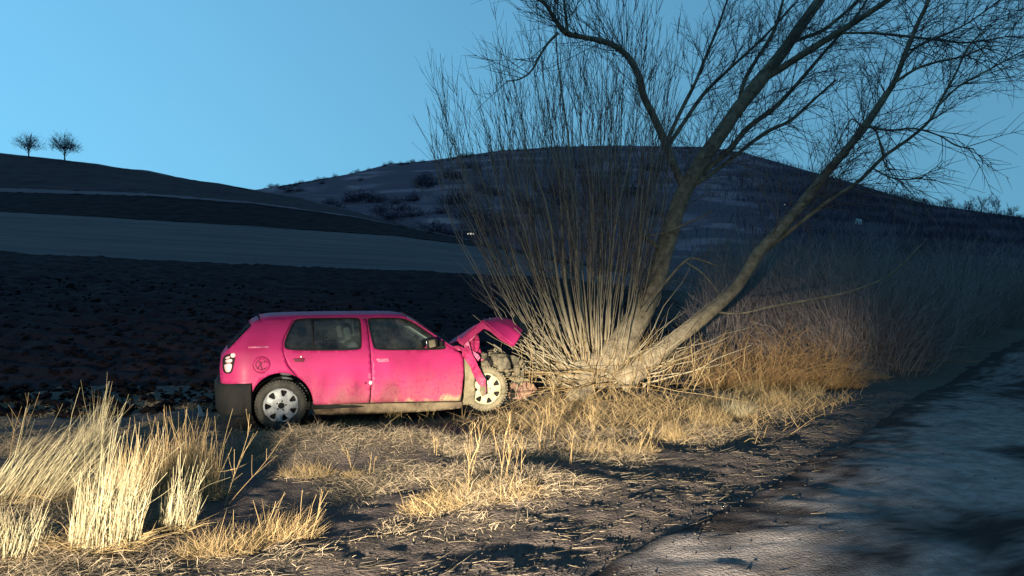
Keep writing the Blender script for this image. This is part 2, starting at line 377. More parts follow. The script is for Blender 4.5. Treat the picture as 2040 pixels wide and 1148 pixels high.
def sheet2d(out, holes=(), st=.04):
    """triangulate an outline with holes; returns 2d verts and triangles"""
    loops = [densify(out, st)] + [densify(h, st) for h in holes]
    vs_, es = [], []
    for lp in loops:
        b0 = len(vs_); vs_ += [Vector(q) for q in lp]; es += [(b0 + i, b0 + (i + 1) % len(lp)) for i in range(len(lp))]
    xs = [q[0] for q in out]; ys = [q[1] for q in out]
    bpts = np.array([tuple(q) for q in vs_])
    gx_, gy_ = np.meshgrid(np.arange(min(xs), max(xs), st), np.arange(min(ys), max(ys), st))
    for r in range(gx_.shape[0]):
        for c in range(gx_.shape[1]):
            x = gx_[r, c] + (st / 2 if r % 2 else 0); y = gy_[r, c]
            if pip(x, y, out) and not any(pip(x, y, h) for h in holes) and np.min((bpts[:, 0] - x) ** 2 + (bpts[:, 1] - y) ** 2) > (st * .45) ** 2:
                vs_.append(Vector((x, y)))
    rv, re_, rf, *_ = delaunay_2d_cdt(vs_, es, [], 0, 1e-5)
    tris = []
    for f in rf:
        cx = sum(rv[i].x for i in f) / len(f); cy = sum(rv[i].y for i in f) / len(f)
        if pip(cx, cy, out) and not any(pip(cx, cy, h) for h in holes): tris.append(tuple(f))
    return rv, tris
def solid(o, th, off=1.0):
    s = o.modifiers.new('thickness', 'SOLIDIFY'); s.thickness = th; s.offset = off; s.use_even_offset = False
    return o
def panel(name, px_out, px_holes, mat, parent, off=0.0, st=.04, th=.012, rnd=0, hrnd=2, bump=None, smooth=True):
    if rnd: px_out = chaikin(px_out, rnd)
    o2 = [pix_car(a, b, off)[:2] for a, b in px_out]; h2 = [[pix_car(a, b, off)[:2] for a, b in (chaikin(h, hrnd) if hrnd else h)] for h in px_holes]
    rv, tris = sheet2d(o2, h2, st)
    v = [(q.x, inset(q.x, q.y) + off + (bump(q.x, q.y) if bump else 0), q.y) for q in rv]
    # counter-clockwise in (x,z) seen from -y
    f = []
    for t in tris:
        a, b, c = (rv[i] for i in t)
        f.append(t if (b.x - a.x) * (c.y - a.y) - (b.y - a.y) * (c.x - a.x) > 0 else t[::-1])
    me = bpy.data.meshes.new(name); me.from_pydata(v, [], f); me.update()
    o = link(name, me, [mat, M['inner']] if mat is PAINT else mat, parent, smooth)
    if th: solid(o, th, -1.0).modifiers[0].material_offset = 1 if mat is PAINT else 0
    return o

# --- car materials
def paint_mat(name, c1, c2, rough, mud_top, mud=(.27, .21, .13), dust=.22):
    m = bpy.data.materials.new(name); m.use_nodes = True; n, l = m.node_tree.nodes, m.node_tree.links; b = n['Principled BSDF']
    tcn = n.new('ShaderNodeTexCoord'); sp = n.new('ShaderNodeSeparateXYZ'); l.new(tcn.outputs['Object'], sp.inputs[0])
    def mth(op, *a):
        q = n.new('ShaderNodeMath'); q.operation = op
        for i, v in enumerate(a):
            if isinstance(v, (int, float)): q.inputs[i].default_value = v
            else: l.new(v, q.inputs[i])
        return q.outputs[0]
    def noi(s, sc=None, det=6):
        q = n.new('ShaderNodeTexNoise'); q.inputs['Scale'].default_value = s; q.inputs['Detail'].default_value = det
        v = tcn.outputs['Object']
        if sc:
            mm = n.new('ShaderNodeMapping'); mm.inputs['Scale'].default_value = sc; l.new(v, mm.inputs[0]); v = mm.outputs[0]
        l.new(v, q.inputs['Vector']); return q.outputs['Fac']
    def mr(v, a, c, o0=0., o1=1.):
        q = n.new('ShaderNodeMapRange'); q.interpolation_type = 'SMOOTHSTEP'
        for i, x in enumerate((a, c, o0, o1)): q.inputs[i + 1].default_value = x
        l.new(v, q.inputs[0]); return q.outputs[0]
    def mix(f, a, c):
        q = n.new('ShaderNodeMix'); q.data_type = 'RGBA'; l.new(f, q.inputs[0])
        for i, v in ((6, a), (7, c)):
            if isinstance(v, tuple): q.inputs[i].default_value = (*v, 1)
            else: l.new(v, q.inputs[i])
        return q.outputs[2]
    col = mix(mr(noi(2.2), .35, .65), c1, c2)
    # mud sprayed up from the ground: thick on the sill, thinning up the doors in streaks, more towards the front
    h = mth('ADD', sp.outputs[2], mth('MULTIPLY', mth('SUBTRACT', noi(6, (1.2, 1, .35)), .5), .30))
    h = mth('SUBTRACT', h, mth('MULTIPLY', mr(sp.outputs[0], .6, 2.2), .10))
    k = mth('MAXIMUM', mr(h, mud_top + .02, mud_top - .10), mth('MULTIPLY', mr(h, mud_top + .45, mud_top - .1), dust))
    grime = mth('MULTIPLY', mr(noi(2.6, (1, 1, .55), 8), .50, .68), mth('MULTIPLY', mr(h, .95, .40), .6))
    col = mix(grime, col, (.11, .02, .035))
    k = mth('MULTIPLY', k, mr(noi(30, None, 8), .25, .5))
    l.new(mix(k, col, mud), b.inputs['Base Color'])
    l.new(mr(k, 0, 1, rough, .9), b.inputs['Roughness'])
    b.inputs['Specular IOR Level'].default_value = .12
    b.inputs['Coat Weight'].default_value = .02; b.inputs['Coat Roughness'].default_value = .25
    return m
PAINT = paint_mat('pink_red_paint', (.30, .016, .092), (.24, .012, .068), .5, .265)
SILL = pmat('muddy_sill', (.20, .155, .10), (.035, .02, .018), 4, .9, .1)
TORN = paint_mat('torn_paint', (.30, .020, .085), (.20, .014, .055), .6, .10, dust=.5)
M['black'] = pmat('black_plastic', (.008, .008, .009), (.014, .013, .012), 6, .8, .12)
M['rubber'] = pmat('tyre_rubber', (.018, .018, .018), (.05, .045, .038), 8, .85, .2, .2, 60)
M['mudtyre'] = pmat('muddy_tyre_rubber', (.21, .175, .115), (.10, .085, .06), 7, .95, .1, .5, 40)
M['mudpanel'] = pmat('muddy_steel', (.22, .185, .12), (.11, .09, .06), 9, .95, .1, .5, 30)
M['hubcap'] = pmat('silver_hubcap', (.30, .30, .31), (.20, .20, .20), 9, .5, .4)
M['hubmud'] = pmat('muddy_hubcap', (.44, .39, .28), (.28, .24, .15), 9, .75, .2)
M['dark'] = pmat('underbody', (.012, .012, .012), None, 5, .9, .1)
M['engine'] = pmat('dusty_engine_metal', (.15, .125, .085), (.05, .043, .034), 7, .8, .2, .6, 30)
M['steel'] = pmat('bent_steel', (.22, .19, .14), (.11, .09, .06), 10, .6, .4)
M['inner'] = pmat('door_card', (.05, .055, .06), None, 8, .9, .1)
M['cloth'] = pmat('seat_cloth', (.07, .075, .08), (.045, .048, .05), 20, .95, .1)
M['liner'] = pmat('headliner', (.42, .42, .38), (.33, .33, .3), 8, .95, .1)
M['glint_lens'] = pmat('lens_with_glint', (.78, .52, .50), (.62, .33, .33), 16, .25, .5, coat=.5)  # red paled to imitate headlamp light thrown back by the lens
M['scuff'] = pmat('scuffed_paint', (.50, .16, .24), (.42, .05, .13), 30, .8, .2)
M['wreck'] = pmat('muddy_pink_sheet', (.22, .12, .10), (.15, .10, .065), 12, .9, .1)
M['decal'] = pmat('dark_decal', (.10, .012, .03), None, 20, .6, .2)
M['chip_shine'] = pmat('filler_and_shine', (.80, .68, .62), (.6, .45, .4), 20, .8, .2)  # pale tone, also used as the painted shine on the handle
g = bpy.data.materials.new('dusty_glass'); g.use_nodes = True; n, l = g.node_tree.nodes, g.node_tree.links
n.remove(n['Principled BSDF'])
tr = n.new('ShaderNodeBsdfTransparent'); tr.inputs[0].default_value = (.72, .84, .84, 1)
gl = n.new('ShaderNodeBsdfGlossy'); gl.inputs['Roughness'].default_value = .04
df = n.new('ShaderNodeBsdfDiffuse'); df.inputs[0].default_value = (.34, .33, .28, 1)
fr = n.new('ShaderNodeFresnel'); fr.inputs[0].default_value = 1.5
a1 = n.new('ShaderNodeMixShader'); a2 = n.new('ShaderNodeMixShader')
l.new(fr.outputs[0], a1.inputs[0]); l.new(tr.outputs[0], a1.inputs[1]); l.new(gl.outputs[0], a1.inputs[2])
tcn = n.new('ShaderNodeTexCoord'); q = n.new('ShaderNodeTexNoise'); q.inputs['Scale'].default_value = 3.5; q.inputs['Detail'].default_value = 9; q.inputs['Roughness'].default_value = .7
l.new(tcn.outputs['Object'], q.inputs[0]); r_ = n.new('ShaderNodeMapRange')
for i, x in enumerate((.40, .80, .01, .12)): r_.inputs[i + 1].default_value = x
l.new(q.outputs['Fac'], r_.inputs[0]); l.new(r_.outputs[0], a2.inputs[0]); l.new(a1.outputs[0], a2.inputs[1]); l.new(df.outputs[0], a2.inputs[2])
l.new(a2.outputs[0], n['Material Output'].inputs[0])
M['glass'] = g
mg = pmat('mirror_glass', (.5, .5, .5), None, 5, .12, .5, metal=1.0); M['mirror'] = mg

car = empty('crashed_car', (CO[0], CO[1], 0), CA)
tag(car, 'pink red hatchback with crushed front and folded bonnet, nosed into the willow', 'car')
WID = 1.66
def far_copy(o, name=None):
    c = o.copy(); COL.objects.link(c); c.parent = o.parent; c.scale = (1, -1, 1); c.location = (0, WID, 0); return c

AC = (561, 806); AR = 63
def arc(a0, a1, k=14, r=AR, c=AC): return [(c[0] + r * math.cos(math.radians(a0 + (a1 - a0) * i / k)), c[1] - r * math.sin(math.radians(a0 + (a1 - a0) * i / k))) for i in range(k + 1)]
rear_top = [(441, 764), (440, 738), (443, 714), (455, 696), (478, 672), (501, 649), (513, 640), (526, 636), (560, 633.5), (640, 631), (720, 630), (790, 629.5), (810, 632), (832, 643), (862, 664), (886, 680), (907, 693)]
# body side: rear quarter, roof rail, windscreen pillar
body_poly = rear_top + [(904, 695.5), (880, 678.5), (858, 664.5), (829, 645.5), (808, 635), (789, 632.5), (731, 632.7), (729, 632.7), (640, 633.7), (590, 635.5), (582, 639), (566, 671), (563, 684), (563.5, 703), (572, 728), (588, 748), (592, 751)] + arc(61, 158)[0:] + [(500, 770), (470, 767)]
body = panel('body_shell', body_poly, [], PAINT, car, st=.035)
far_copy(body)
winr = [(571, 697), (566.5, 688), (571, 672), (585, 641), (595, 635.8), (650, 634.8), (712, 633.8), (717.5, 640), (719.5, 690), (716, 696.5), (650, 697.5)]
winf = [(748, 696.5), (744, 688), (733, 640), (735, 634.5), (788, 634.3), (808, 637), (828, 648), (856, 667), (882, 685), (888, 692), (884, 696), (800, 697)]
rd = [(591, 635.9), (640, 634.2), (729, 633.9), (732.6, 660), (736.4, 697), (738.9, 735), (738.4, 770), (735.6, 802.5), (680, 805), (627, 807)] + arc(2, 59)[::1] + [(589.3, 747.2), (573.2, 726.6), (564.6, 703), (564.1, 684), (567.1, 671.6), (583.2, 639.6)]
rd_ = panel('rear_door', rd, [winr], PAINT, car, off=-.004, bump=lambda u, w: .010 * math.exp(-((u - .75) / .25) ** 2 - ((w - .42) / .2) ** 2) * math.sin(u * 14) )
fd = [(730.6, 633.2), (789, 633.1), (807.6, 635.6), (828.5, 646.2), (857.6, 665.2), (879.6, 679.2), (904.5, 696), (918, 704), (923, 716), (923.5, 745), (921, 775), (917, 799), (830, 800.5), (738, 802.3), (740.0, 770), (740.4, 735), (737.9, 697), (734.0, 660)]
fd_ = panel('front_door', fd, [winf], PAINT, car, off=-.006, bump=lambda u, w: -.012 * math.exp(-((u - 1.25) / .10) ** 2 - ((w - .55) / .22) ** 2) + .006*math.sin(u*9+w*5)*math.exp(-((w-.6)/.2)**2))
far_copy(rd_); far_copy(fd_)
sill = panel('sill', [(623, 809.5), (680, 807.5), (830, 803), (918, 801.5), (922, 803), (921, 813), (880, 818), (800, 823), (700, 829), (630, 831)], [], SILL, car, off=.012, bump=lambda u, w: (.12 * max(0, 1.5 - u) * max(0, (.34 - w) / .1) ** .7) * .6 + .01 * noise.noise(Vector((u * 4, w * 6, 1))))
far_copy(sill)
# panes with rubber seals
def pane(win, door, name='window_pane'):
    p = panel(name, chaikin(win, 2), [], M['glass'], door, off=.016, th=0, st=.08)
    pts = [pix_car(a, b, -.006) for a, b in densify(chaikin(win, 2), 12)]
    mb = MB(); V = [Vector((u, i - .001, w)) for u, w, i in pts]
    mb.tube(V + V[:2], .0095, 5); mb.build('window_seal', M['black'], door)
    return p
pane(winr, rd_); pane(winf, fd_)
mb = MB(); a = pix_car(622.5, 634, .004); c = pix_car(623.5, 697.5, .004)
mb.tube([Vector((a[0], a[2], a[1])), Vector((c[0], c[2], c[1]))], .013, 6); mb.build('window_divider', M['black'], rd_)
def mir(parts):
    for o in parts:
        c = o.copy(); COL.objects.link(c); c.scale = (1, -1, 1); c.location = (0, WID, 0)
        c.parent = car
# far side glass (seen through the near windows)
for w_, nm_ in ((winr, 'far_glass'), (winf, 'far_glass')):
    p = panel('window_pane', chaikin(w_, 2), [], M['glass'], car, off=.016, th=0, st=.1); p.scale = (1, -1, 1); p.location = (0, WID, 0)
# door handles
def handle(px, py, wpx, door, mat):
    u, w, i = pix_car(px, py, -.01); mb = MB()
    mb.box((u, i - .012, w), (wpx / 165, .022, .022), bev=.008); mb.box((u + .01, i + .004, w - .016), (wpx / 190, .012, .035), bev=.005)
    return mb.build('door_handle', mat, door)
handle(595, 716, 20, rd_, M['decal']); handle(762, 716, 25, fd_, M['scuff'])
mb = MB(); u, w, i = pix_car(600, 711, -.02); mb.blob((u, i, w), .012, 3, .2, 1); mb.build('handle_shine', M['chip_shine'], rd_)  # shine at the handle recess, made as a pale lump
mb = MB(); u, w, i = pix_car(735, 763, -.008); mb.blob((u + .02, i, w), .02, 5, .5, 2, (1, .3, 1.2)); mb.build('dent_mark', M['chip_shine'], fd_)
mb = MB(); u, w, i = pix_car(769, 763, -.006); mb.blob((u, i, w), .012, 6, .3, 1, (1, .3, 1)); mb.build('trim_hole', M['dark'], fd_)
mb = MB(); u, w, i = pix_car(729, 763, -.006); mb.blob((u, i, w), .012, 6, .3, 1, (1, .3, 1)); mb.build('trim_hole', M['dark'], rd_)
# roof, tailgate, windscreen: profile swept across the car with a crown
def loft(name, pts, mat, crown, parent=car, j=11, b0=0., b1=1., off=0.0, th=.012):
    pr = [pix_car(a, b) for a, b in pts]; v = []; f = []
    for k, (u, w, i) in enumerate(pr):
        p0 = pr[max(k - 1, 0)]; p1 = pr[min(k + 1, len(pr) - 1)]; tx, tz = p1[0] - p0[0], p1[1] - p0[1]; L = math.hypot(tx, tz)
        nx, nz_ = -tz / L, tx / L
        for q in range(j):
            s = b0 + (b1 - b0) * q / (j - 1); cr = crown * (1 - (2 * s - 1) ** 2) ** .8 + off
            v.append((u + nx * cr, i + .012 + (WID - 2 * i - .024) * s, w + nz_ * cr))
    for k in range(len(pr) - 1):
        for q in range(j - 1):
            a = k * j + q; f.append((a, a + 1, a + j + 1, a + j)[::-1])
    me = bpy.data.meshes.new(name); me.from_pydata(v, [], f); me.update(); o = link(name, me, mat, parent)
    if th: solid(o, th, -1.0 if th > 0 else 1)
    return o
loft('roof', [(519, 637.5), (540, 634.5), (575, 632.5), (640, 631), (720, 630), (770, 629.6), (795, 630), (812, 632.5)], PAINT, .055)
gate = loft('tailgate', [(441, 764), (440, 738), (443, 714), (455, 696)], PAINT, .03)
loft('hatch_frame', [(501, 649), (508, 643.5), (518, 638)], PAINT, .045, gate)
loft('rear_window', [(455, 696), (478, 672), (501, 649)], M['glass'], .035, gate, th=0)
loft('windscreen', [(812, 632.5), (832, 643), (862, 664), (886, 680), (907, 693)], M['glass'], .07, th=0)
# bumper
def sweep(path, sec):
    v = []; f = []; k = len(sec)
    for pi, (p, sc) in enumerate(path):
        p0 = path[max(pi - 1, 0)][0]; p1 = path[min(pi + 1, len(path) - 1)][0]; d = Vector((p1[0] - p0[0], p1[1] - p0[1])).normalized(); nn = Vector((-d.y, d.x)) 
        for (o, z) in sec: v.append((p[0] + nn.x * o * sc, p[1] + nn.y * o * sc, z + p[2]))
    for pi in range(len(path) - 1):
        for q in range(k):
            a = pi * k + q; c = pi * k + (q + 1) % k; f.append((a, c, c + k, a + k))
    f.append(tuple(range(k))); f.append(tuple(range((len(path) - 1) * k, len(path) * k))[::-1])
    return v, f
zt = pix_car(470, 764.5)[1]; zb = pix_car(470, 827)[1]
sec = [(.0, zb + .02), (.015, zb), (-.03, zb - .005), (-.055, zb + .05), (-.062, zb + .16), (-.070, zt - .10), (-.070, zt - .05), (-.055, zt - .012), (-.03, zt), (.03, zt), (.03, zt - .1)]
u0 = pix_car(502, 790)[0]
path = [((u0, .02, 0), 1), ((-.45, .04, 0), 1), ((-.54, .085, 0), 1), ((-.595, .14, 0), 1), ((-.63, .23, 0), 1), ((-.655, .40, 0), 1), ((-.67, .83, 0), 1), ((-.655, 1.26, 0), 1), ((-.63, 1.43, 0), 1), ((-.595, 1.52, 0), 1), ((-.54, 1.575, 0), 1), ((-.45, 1.625, 0), 1), ((u0, 1.64, 0), 1)]
v, f = sweep(path, [(-a, b) for a, b in sec][::-1]); mb = MB(); mb.v = [Vector((q[0], q[1], q[2])) for q in v]; mb.f = f
bum = mb.build('rear_bumper', M['black'], car)
bum.modifiers.new('b', 'BEVEL').width = .008
# rear lamp
lamp_o = panel('rear_lamp', [(443, 713), (452, 706), (467, 703), (469, 710), (466, 726), (462, 744), (449, 745), (443, 738)], [], M['black'], car, off=-.003, rnd=1, st=.03)
for pl in ([(459, 704.5), (468, 703), (469, 709), (466, 713), (459, 712)], [(449, 712), (458, 709), (457, 714), (449, 716)], [(449, 717), (462, 714.5), (462.5, 721), (456, 723), (449, 722)], [(446.5, 725.5), (462, 723.5), (460.5, 735), (457, 741.5), (450.5, 742), (447, 735)]):
    panel('lens', pl, [], M['glint_lens'], lamp_o, off=-.012, rnd=1, st=.03, th=.012)
# fuel flap with its ring decal
fc = (521, 727)
fo = panel('fuel_flap', [(fc[0] + 17 * math.cos(q * .21), fc[1] + 16.5 * math.sin(q * .21)) for q in range(30)], [], PAINT, car, off=-.003, st=.03, th=.004)
def ribbon(name, pts, r, parent, mat, off=-.0065):
    mb = MB(); mb.tube([Vector((u, i, w)) for u, w, i in (pix_car(a, b, off) for a, b in pts)], r, 5); return mb.build(name, mat, parent)
ribbon('flap_seam', [(fc[0] + 17.3 * math.cos(q * .2), fc[1] + 16.8 * math.sin(q * .2)) for q in range(6, 17)], .0035, fo, M['decal'])
ribbon('flap_seam', [(fc[0] + 17.3 * math.cos(q * .2), fc[1] + 16.8 * math.sin(q * .2)) for q in range(20, 33)], .0018, fo, M['decal'])
mb = MB()
def rb(pts, r): mb.tube([Vector((u, i, w)) for u, w, i in (pix_car(a, b, -.0065) for a, b in pts)], r, 5)
rb([(fc[0] + 11.5 * math.cos(q * .2), fc[1] + 10.5 * math.sin(q * .2)) for q in range(2, 10)], .0035)
rb([(fc[0] + 11.5 * math.cos(q * .2), fc[1] + 10.5 * math.sin(q * .2)) for q in range(11, 24)], .0045)
rb([(fc[0] + 11.5 * math.cos(q * .2), fc[1] + 10.5 * math.sin(q * .2)) for q in range(25, 31)], .0030)
rb([(516, 720), (519, 725), (520, 731), (523, 736)], .006); rb([(523, 721), (519, 726), (514, 733)], .005); rb([(526, 734), (529, 736)], .006); rb([(528, 720), (526, 723)], .005); rb([(514, 733), (518, 737), (523, 736)], .0035)
mb.build('ring_decal', M['decal'], fo)
panel('scuff_stripe', [(494, 690.5), (535, 689.5), (536, 692.5), (495, 694)], [], M['scuff'], car, off=-.002, st=.03, th=.002)
# mirror
u, w, i = pix_car(856, 684, -.10)
mb = MB(); R = Matrix.Rotation(math.radians(-8), 3, 'Y') @ Matrix.Rotation(math.radians(14), 3, 'Z')
mb.box((u, i - .01, w), (.15, .19, .125), R, .035); ho = mb.build('mirror', M['black'], car)
mb = MB(); mb.box(Vector((u, i - .01, w)) + R @ Vector((-.076, 0, 0)), (.012, .15, .095), R, .005); mb.build('mirror_glass', M['mirror'], ho)
mb = MB(); uu, ww, ii = pix_car(853, 684, -.2); mb.box(Vector((u, i - .01, w)) + R @ Vector((-.015, -.09, 0)), (.085, .03, .09), R, .012); mb.build('pale_patch', M['mudpanel'], ho)  # pale block on the outer face of the housing
mb = MB(); mb.box((u + .10, i + .07, w - .01), (.17, .10, .07), None, .02); mb.build('mirror_foot', M['black'], ho)

# --- wheels
def lathe(prof, k=40):
    v = []; f = []; n_ = len(prof)
    for a in range(k):
        c, s = math.cos(2 * math.pi * a / k), math.sin(2 * math.pi * a / k)
        v += [Vector((r * c, y, r * s)) for r, y in prof]
    for a in range(k):
        for j in range(n_ - 1):
            p = a * n_ + j; q = ((a + 1) % k) * n_ + j; f.append((p, q, q + 1, p + 1))
    return v, f
def wheel(px, py, R, rim, mt, mh, tw=0.0, off=.03):
    u, w, i = pix_car(px, py, off)
    e = empty('wheel', (u, i, w)); e.parent = car; e.rotation_euler = (0, math.radians(11), math.radians(tw))
    mb = MB(); mb.v, mb.f = lathe([(rim - .012, .05), (rim - .008, .012), (rim + .01, .0), (rim + .03, -.008), (R - .035, -.006), (R - .012, .012), (R - .002, .035), (R, .09), (R - .002, .15), (R - .02, .19), (rim, .19)], 48)
    ty = mb.build('tyre', mt, e)
    mb = MB()
    for q in range(48):     # shoulder blocks
        a = 2 * math.pi * q / 48; mb.box(((R - .006) * math.cos(a), .028, (R - .006) * math.sin(a)), (.016, .03, .018), Matrix.Rotation(-a, 3, 'Y'))
    o = mb.build('tread', mt, ty, False)
    # hubcap: seven openings
    out = [(rim * math.cos(q * math.pi / 32), rim * math.sin(q * math.pi / 32)) for q in range(64)]; holes = []
    for q in range(7):
        a = math.pi / 2 + q * 2 * math.pi / 7
        def pt(r, d): return (r * math.cos(a + d), r * math.sin(a + d))
        holes.append(chaikin([pt(rim * .90, -.23), pt(rim * .93, 0), pt(rim * .90, .23), pt(rim * .55, .11), pt(rim * .53, 0), pt(rim * .55, -.11)], 1))
    rv, tris = sheet2d(out, holes, .025)
    def dish(r): q = r / rim; return -.004 - .030 * (1 - q ** 2) + (.016 if q < .36 else 0) * 1 + .018 * max(0, (q - .93) / .07)
    v = [(q.x, dish(math.hypot(q.x, q.y)), q.y) for q in rv]; f = []
    for t in tris:
        A, B, C_ = (rv[k] for k in t); f.append(t if (B.x - A.x) * (C_.y - A.y) - (B.y - A.y) * (C_.x - A.x) > 0 else t[::-1])
    me = bpy.data.meshes.new('hubcap'); me.from_pydata(v, [], f); me.update(); hc = link('hubcap', me, mh, e); solid(hc, .014, -1)
    mb = MB(); mb.v, mb.f = lathe([(0, .035), (rim * .9, .04), (rim + .002, .02)], 32); mb.build('rim', M['dark'], e)
    mb = MB()
    mb.v, mb.f = lathe([(.0, -.030), (.03, -.030), (.036, -.024), (.037, -.01)], 20); mb.build('hub_centre', M['dark'] if mh is M['hubcap'] else mh, hc)
    for q in range(5):
        a = math.pi / 2 + q * 2 * math.pi / 5; mb = MB(); mb.blob((.052 * math.cos(a), -.020, .052 * math.sin(a)), .011, q, .05, 1); mb.build('wheel_bolt', M['dark'] if mh is M['hubcap'] else M['mudpanel'], hc)
    return e
wheel(560, 808, .290, .203, M['rubber'], M['hubcap'])
wheel(968, 775, .285, .208, M['mudtyre'], M['hubmud'], tw=-8, off=.05)
# the far wheels, hardly visible under the car
for uu in (0, 2.42):
    mb = MB(); v, f = lathe([(.0, .0), (.18, .0), (.285, .02), (.285, .17), (.0, .18)], 24); mb.v = [q + Vector((uu, WID - .2, .29)) for q in v]; mb.f = f; mb.build('wheel', M['rubber'], car)

# --- inside: floor pan, arches, seats, headliner
mb = MB()
mb.box((1.05, WID / 2, .27), (2.3, 1.5, .10), None, .02); mb.box((-.30, WID / 2, .42), (.75, 1.15, .18), None, .03)
fl = mb.build('floor_pan', M['dark'], car)
mb = MB()
v, f = lathe([(.33, .03), (.335, .30), (.05, .32)], 32)      # rear wheel house
mb.v = [q + Vector((pix_car(560, 808)[0], 0, pix_car(560, 808)[1])) for q in v]; mb.f = f; mb.build('wheel_house', M['dark'], car)
mb = MB()
for pl in ([(.95, .30), (1.45, .33), (1.45, .46), (.95, .44)],): pass
def seat(x, y, parent, wdt=.5):
    e = empty('seat', (x, y, .32)); e.parent = car
    mb = MB(); mb.box((.05, 0, .10), (.50, wdt, .16), Matrix.Rotation(math.radians(-8), 3, 'Y'), .05); mb.build('seat_cushion', M['cloth'], e)
    mb = MB(); mb.box((-.28, 0, .40), (.13, wdt * .95, .58), Matrix.Rotation(math.radians(-16), 3, 'Y'), .05); mb.build('seat_back', M['cloth'], e)
    mb = MB(); mb.box((-.40, 0, .78), (.09, .26, .17), Matrix.Rotation(math.radians(-14), 3, 'Y'), .035); mb.build('headrest', M['cloth'], e)
seat(1.20, .47, car); seat(1.20, 1.19, car)
e = empty('rear_bench', (.30, WID / 2, .36)); e.parent = car
mb = MB(); mb.box((.05, 0, .1), (.46, 1.28, .16), None, .05); mb.build('seat_cushion', M['cloth'], e)
mb = MB(); mb.box((-.26, 0, .36), (.12, 1.28, .52), Matrix.Rotation(math.radians(-18), 3, 'Y'), .05); mb.build('seat_back', M['cloth'], e)
rf_ = loft('headliner', [(530, 640), (575, 636.5), (640, 635), (720, 634), (795, 634), (812, 637)], M['liner'], .03, j=7, th=.004)
mb = MB(); mb.box((2.02, WID / 2, .80), (.42, 1.36, .24), None, .06); mb.build('dashboard', M['black'], car)
mb = MB(); ring = [Vector((1.80 + .06 * math.sin(q * .314), 1.19 + .18 * math.cos(q * .314), .86 + .17 * math.sin(q * .314))) for q in range(21)]
mb.tube(ring, .014, 6); mb.tube([ring[0], ring[10]], .016, 5); mb.tube([ring[15], Vector((2.0, 1.19, .82))], .02, 5); mb.build('steering_wheel', M['black'], car)
a = pix_car(804, 652, .75); c = pix_car(838, 676, .75)
mb = MB(); mb.box(((a[0] + c[0]) / 2, .62, (a[1] + c[1]) / 2 + .02), (.30, .34, .015), Matrix.Rotation(math.radians(33), 3, 'Y'), .006); mb.build('sun_visor', M['liner'], car)
# door cards so that the doors have an inner side
# --- crushed front
mb = MB(); mb.box((2.24, WID / 2, .52), (.05, 1.40, .66), None, .01); mb.build('firewall', M['dark'], car)
ip = panel('inner_wing', [(924, 712), (934, 716), (943, 722), (946, 745), (947, 780), (946, 806), (933, 808), (922, 807), (925, 775), (927, 745)], [], M['mudpanel'], car, off=.035, st=.03, bump=lambda u, w: .035 * noise.noise(Vector((u * 9, w * 7, 3))))
def torn(name, pl, mat, off, amp=.04, fr=9, sd=0, parent=car, tilt=0, th=.006):
    c = pix_car(*pl[0])[0]
    return panel(name, pl, [], mat, parent, off=off, st=.022, th=th, bump=lambda u, w: amp * noise.noise(Vector((u * fr, w * fr, sd))) + amp * .6 * noise.noise(Vector((u * fr * 2.3, w * fr * 2.3, sd + 5))) + tilt * (u - c), smooth=False)
wing = torn('torn_wing', [(921, 694), (931, 690), (938, 698), (941, 708), (947, 718), (953, 731), (959, 742), (966, 756), (968, 772), (967, 788), (961, 790), (957, 783), (957, 770), (952, 764), (946, 752), (941, 742), (935, 727), (927, 716), (920, 708)], TORN, -.05, .045, 8, 1)
torn('wing_tip', [(956, 770), (967, 770), (968, 787), (965, 788), (958, 785), (955, 778)], M['mudpanel'], -.075, .015, 9, 2, wing)
torn('wing_shard', [(911, 677), (913, 668), (915, 676), (924, 672), (934, 670), (944, 667), (953, 666), (955, 680), (954, 692), (950, 702), (947, 711), (940, 703), (934, 692), (930, 684), (922, 682), (917, 686)], TORN, .06, .06, 10, 3, wing)
torn('wing_shard', [(927, 679), (932, 679), (936, 690), (944, 700), (952, 706), (957, 713), (953, 719), (947, 712), (938, 706), (930, 696), (925, 690)], M['scuff'], -.01, .05, 12, 4, wing)
torn('wing_shard', [(950, 690), (956, 694), (960, 705), (958, 716), (953, 712), (948, 702)], TORN, .12, .06, 14, 5, wing)
torn('wing_shard', [(903, 690), (912, 689), (922, 692), (921, 700), (908, 697)], TORN, -.012, .015, 12, 6, wing)
torn('wing_shard', [(960, 706), (968, 705), (972, 711), (966, 715), (961, 722), (957, 716)], M['scuff'], .16, .05, 14, 8, wing)
# bonnet bent into a ridge
def to_car(p): d = p - Vector((CO[0], CO[1], 0)); return Vector((d.x * CD[0] + d.y * CD[1], -d.x * CD[1] + d.y * CD[0], d.z))
def surf(name, rows, mat, parent, sub=5, amp=.02, fr=5, sd=0, th=.01):
    rows = [[to_car(P(*q)) for q in r] for r in rows]; A = len(rows); B = len(rows[0]); v = []; f = []
    def lin(L, t): k = min(int(t), len(L) - 2); return L[k].lerp(L[k + 1], t - k)
    na = (A - 1) * sub + 1; nb = (B - 1) * sub + 1
    for i in range(na):
        for j in range(nb):
            p = lin([lin(r, j / sub) for r in rows], i / sub)
            v.append(p + Vector((0, 1, .6)) * amp * (noise.noise(p * fr + Vector((sd, 0, 0))) + .7 * (.35 - abs(noise.noise(p * fr * 2.1 + Vector((sd, 3, 0)))))) )
    for i in range(na - 1):
        for j in range(nb - 1): a = i * nb + j; f.append((a, a + 1, a + nb + 1, a + nb))
    me = bpy.data.meshes.new(name); me.from_pydata(v, [], f); me.update(); o = link(name, me, mat, parent, True)
    solid(o, th, 0); return o
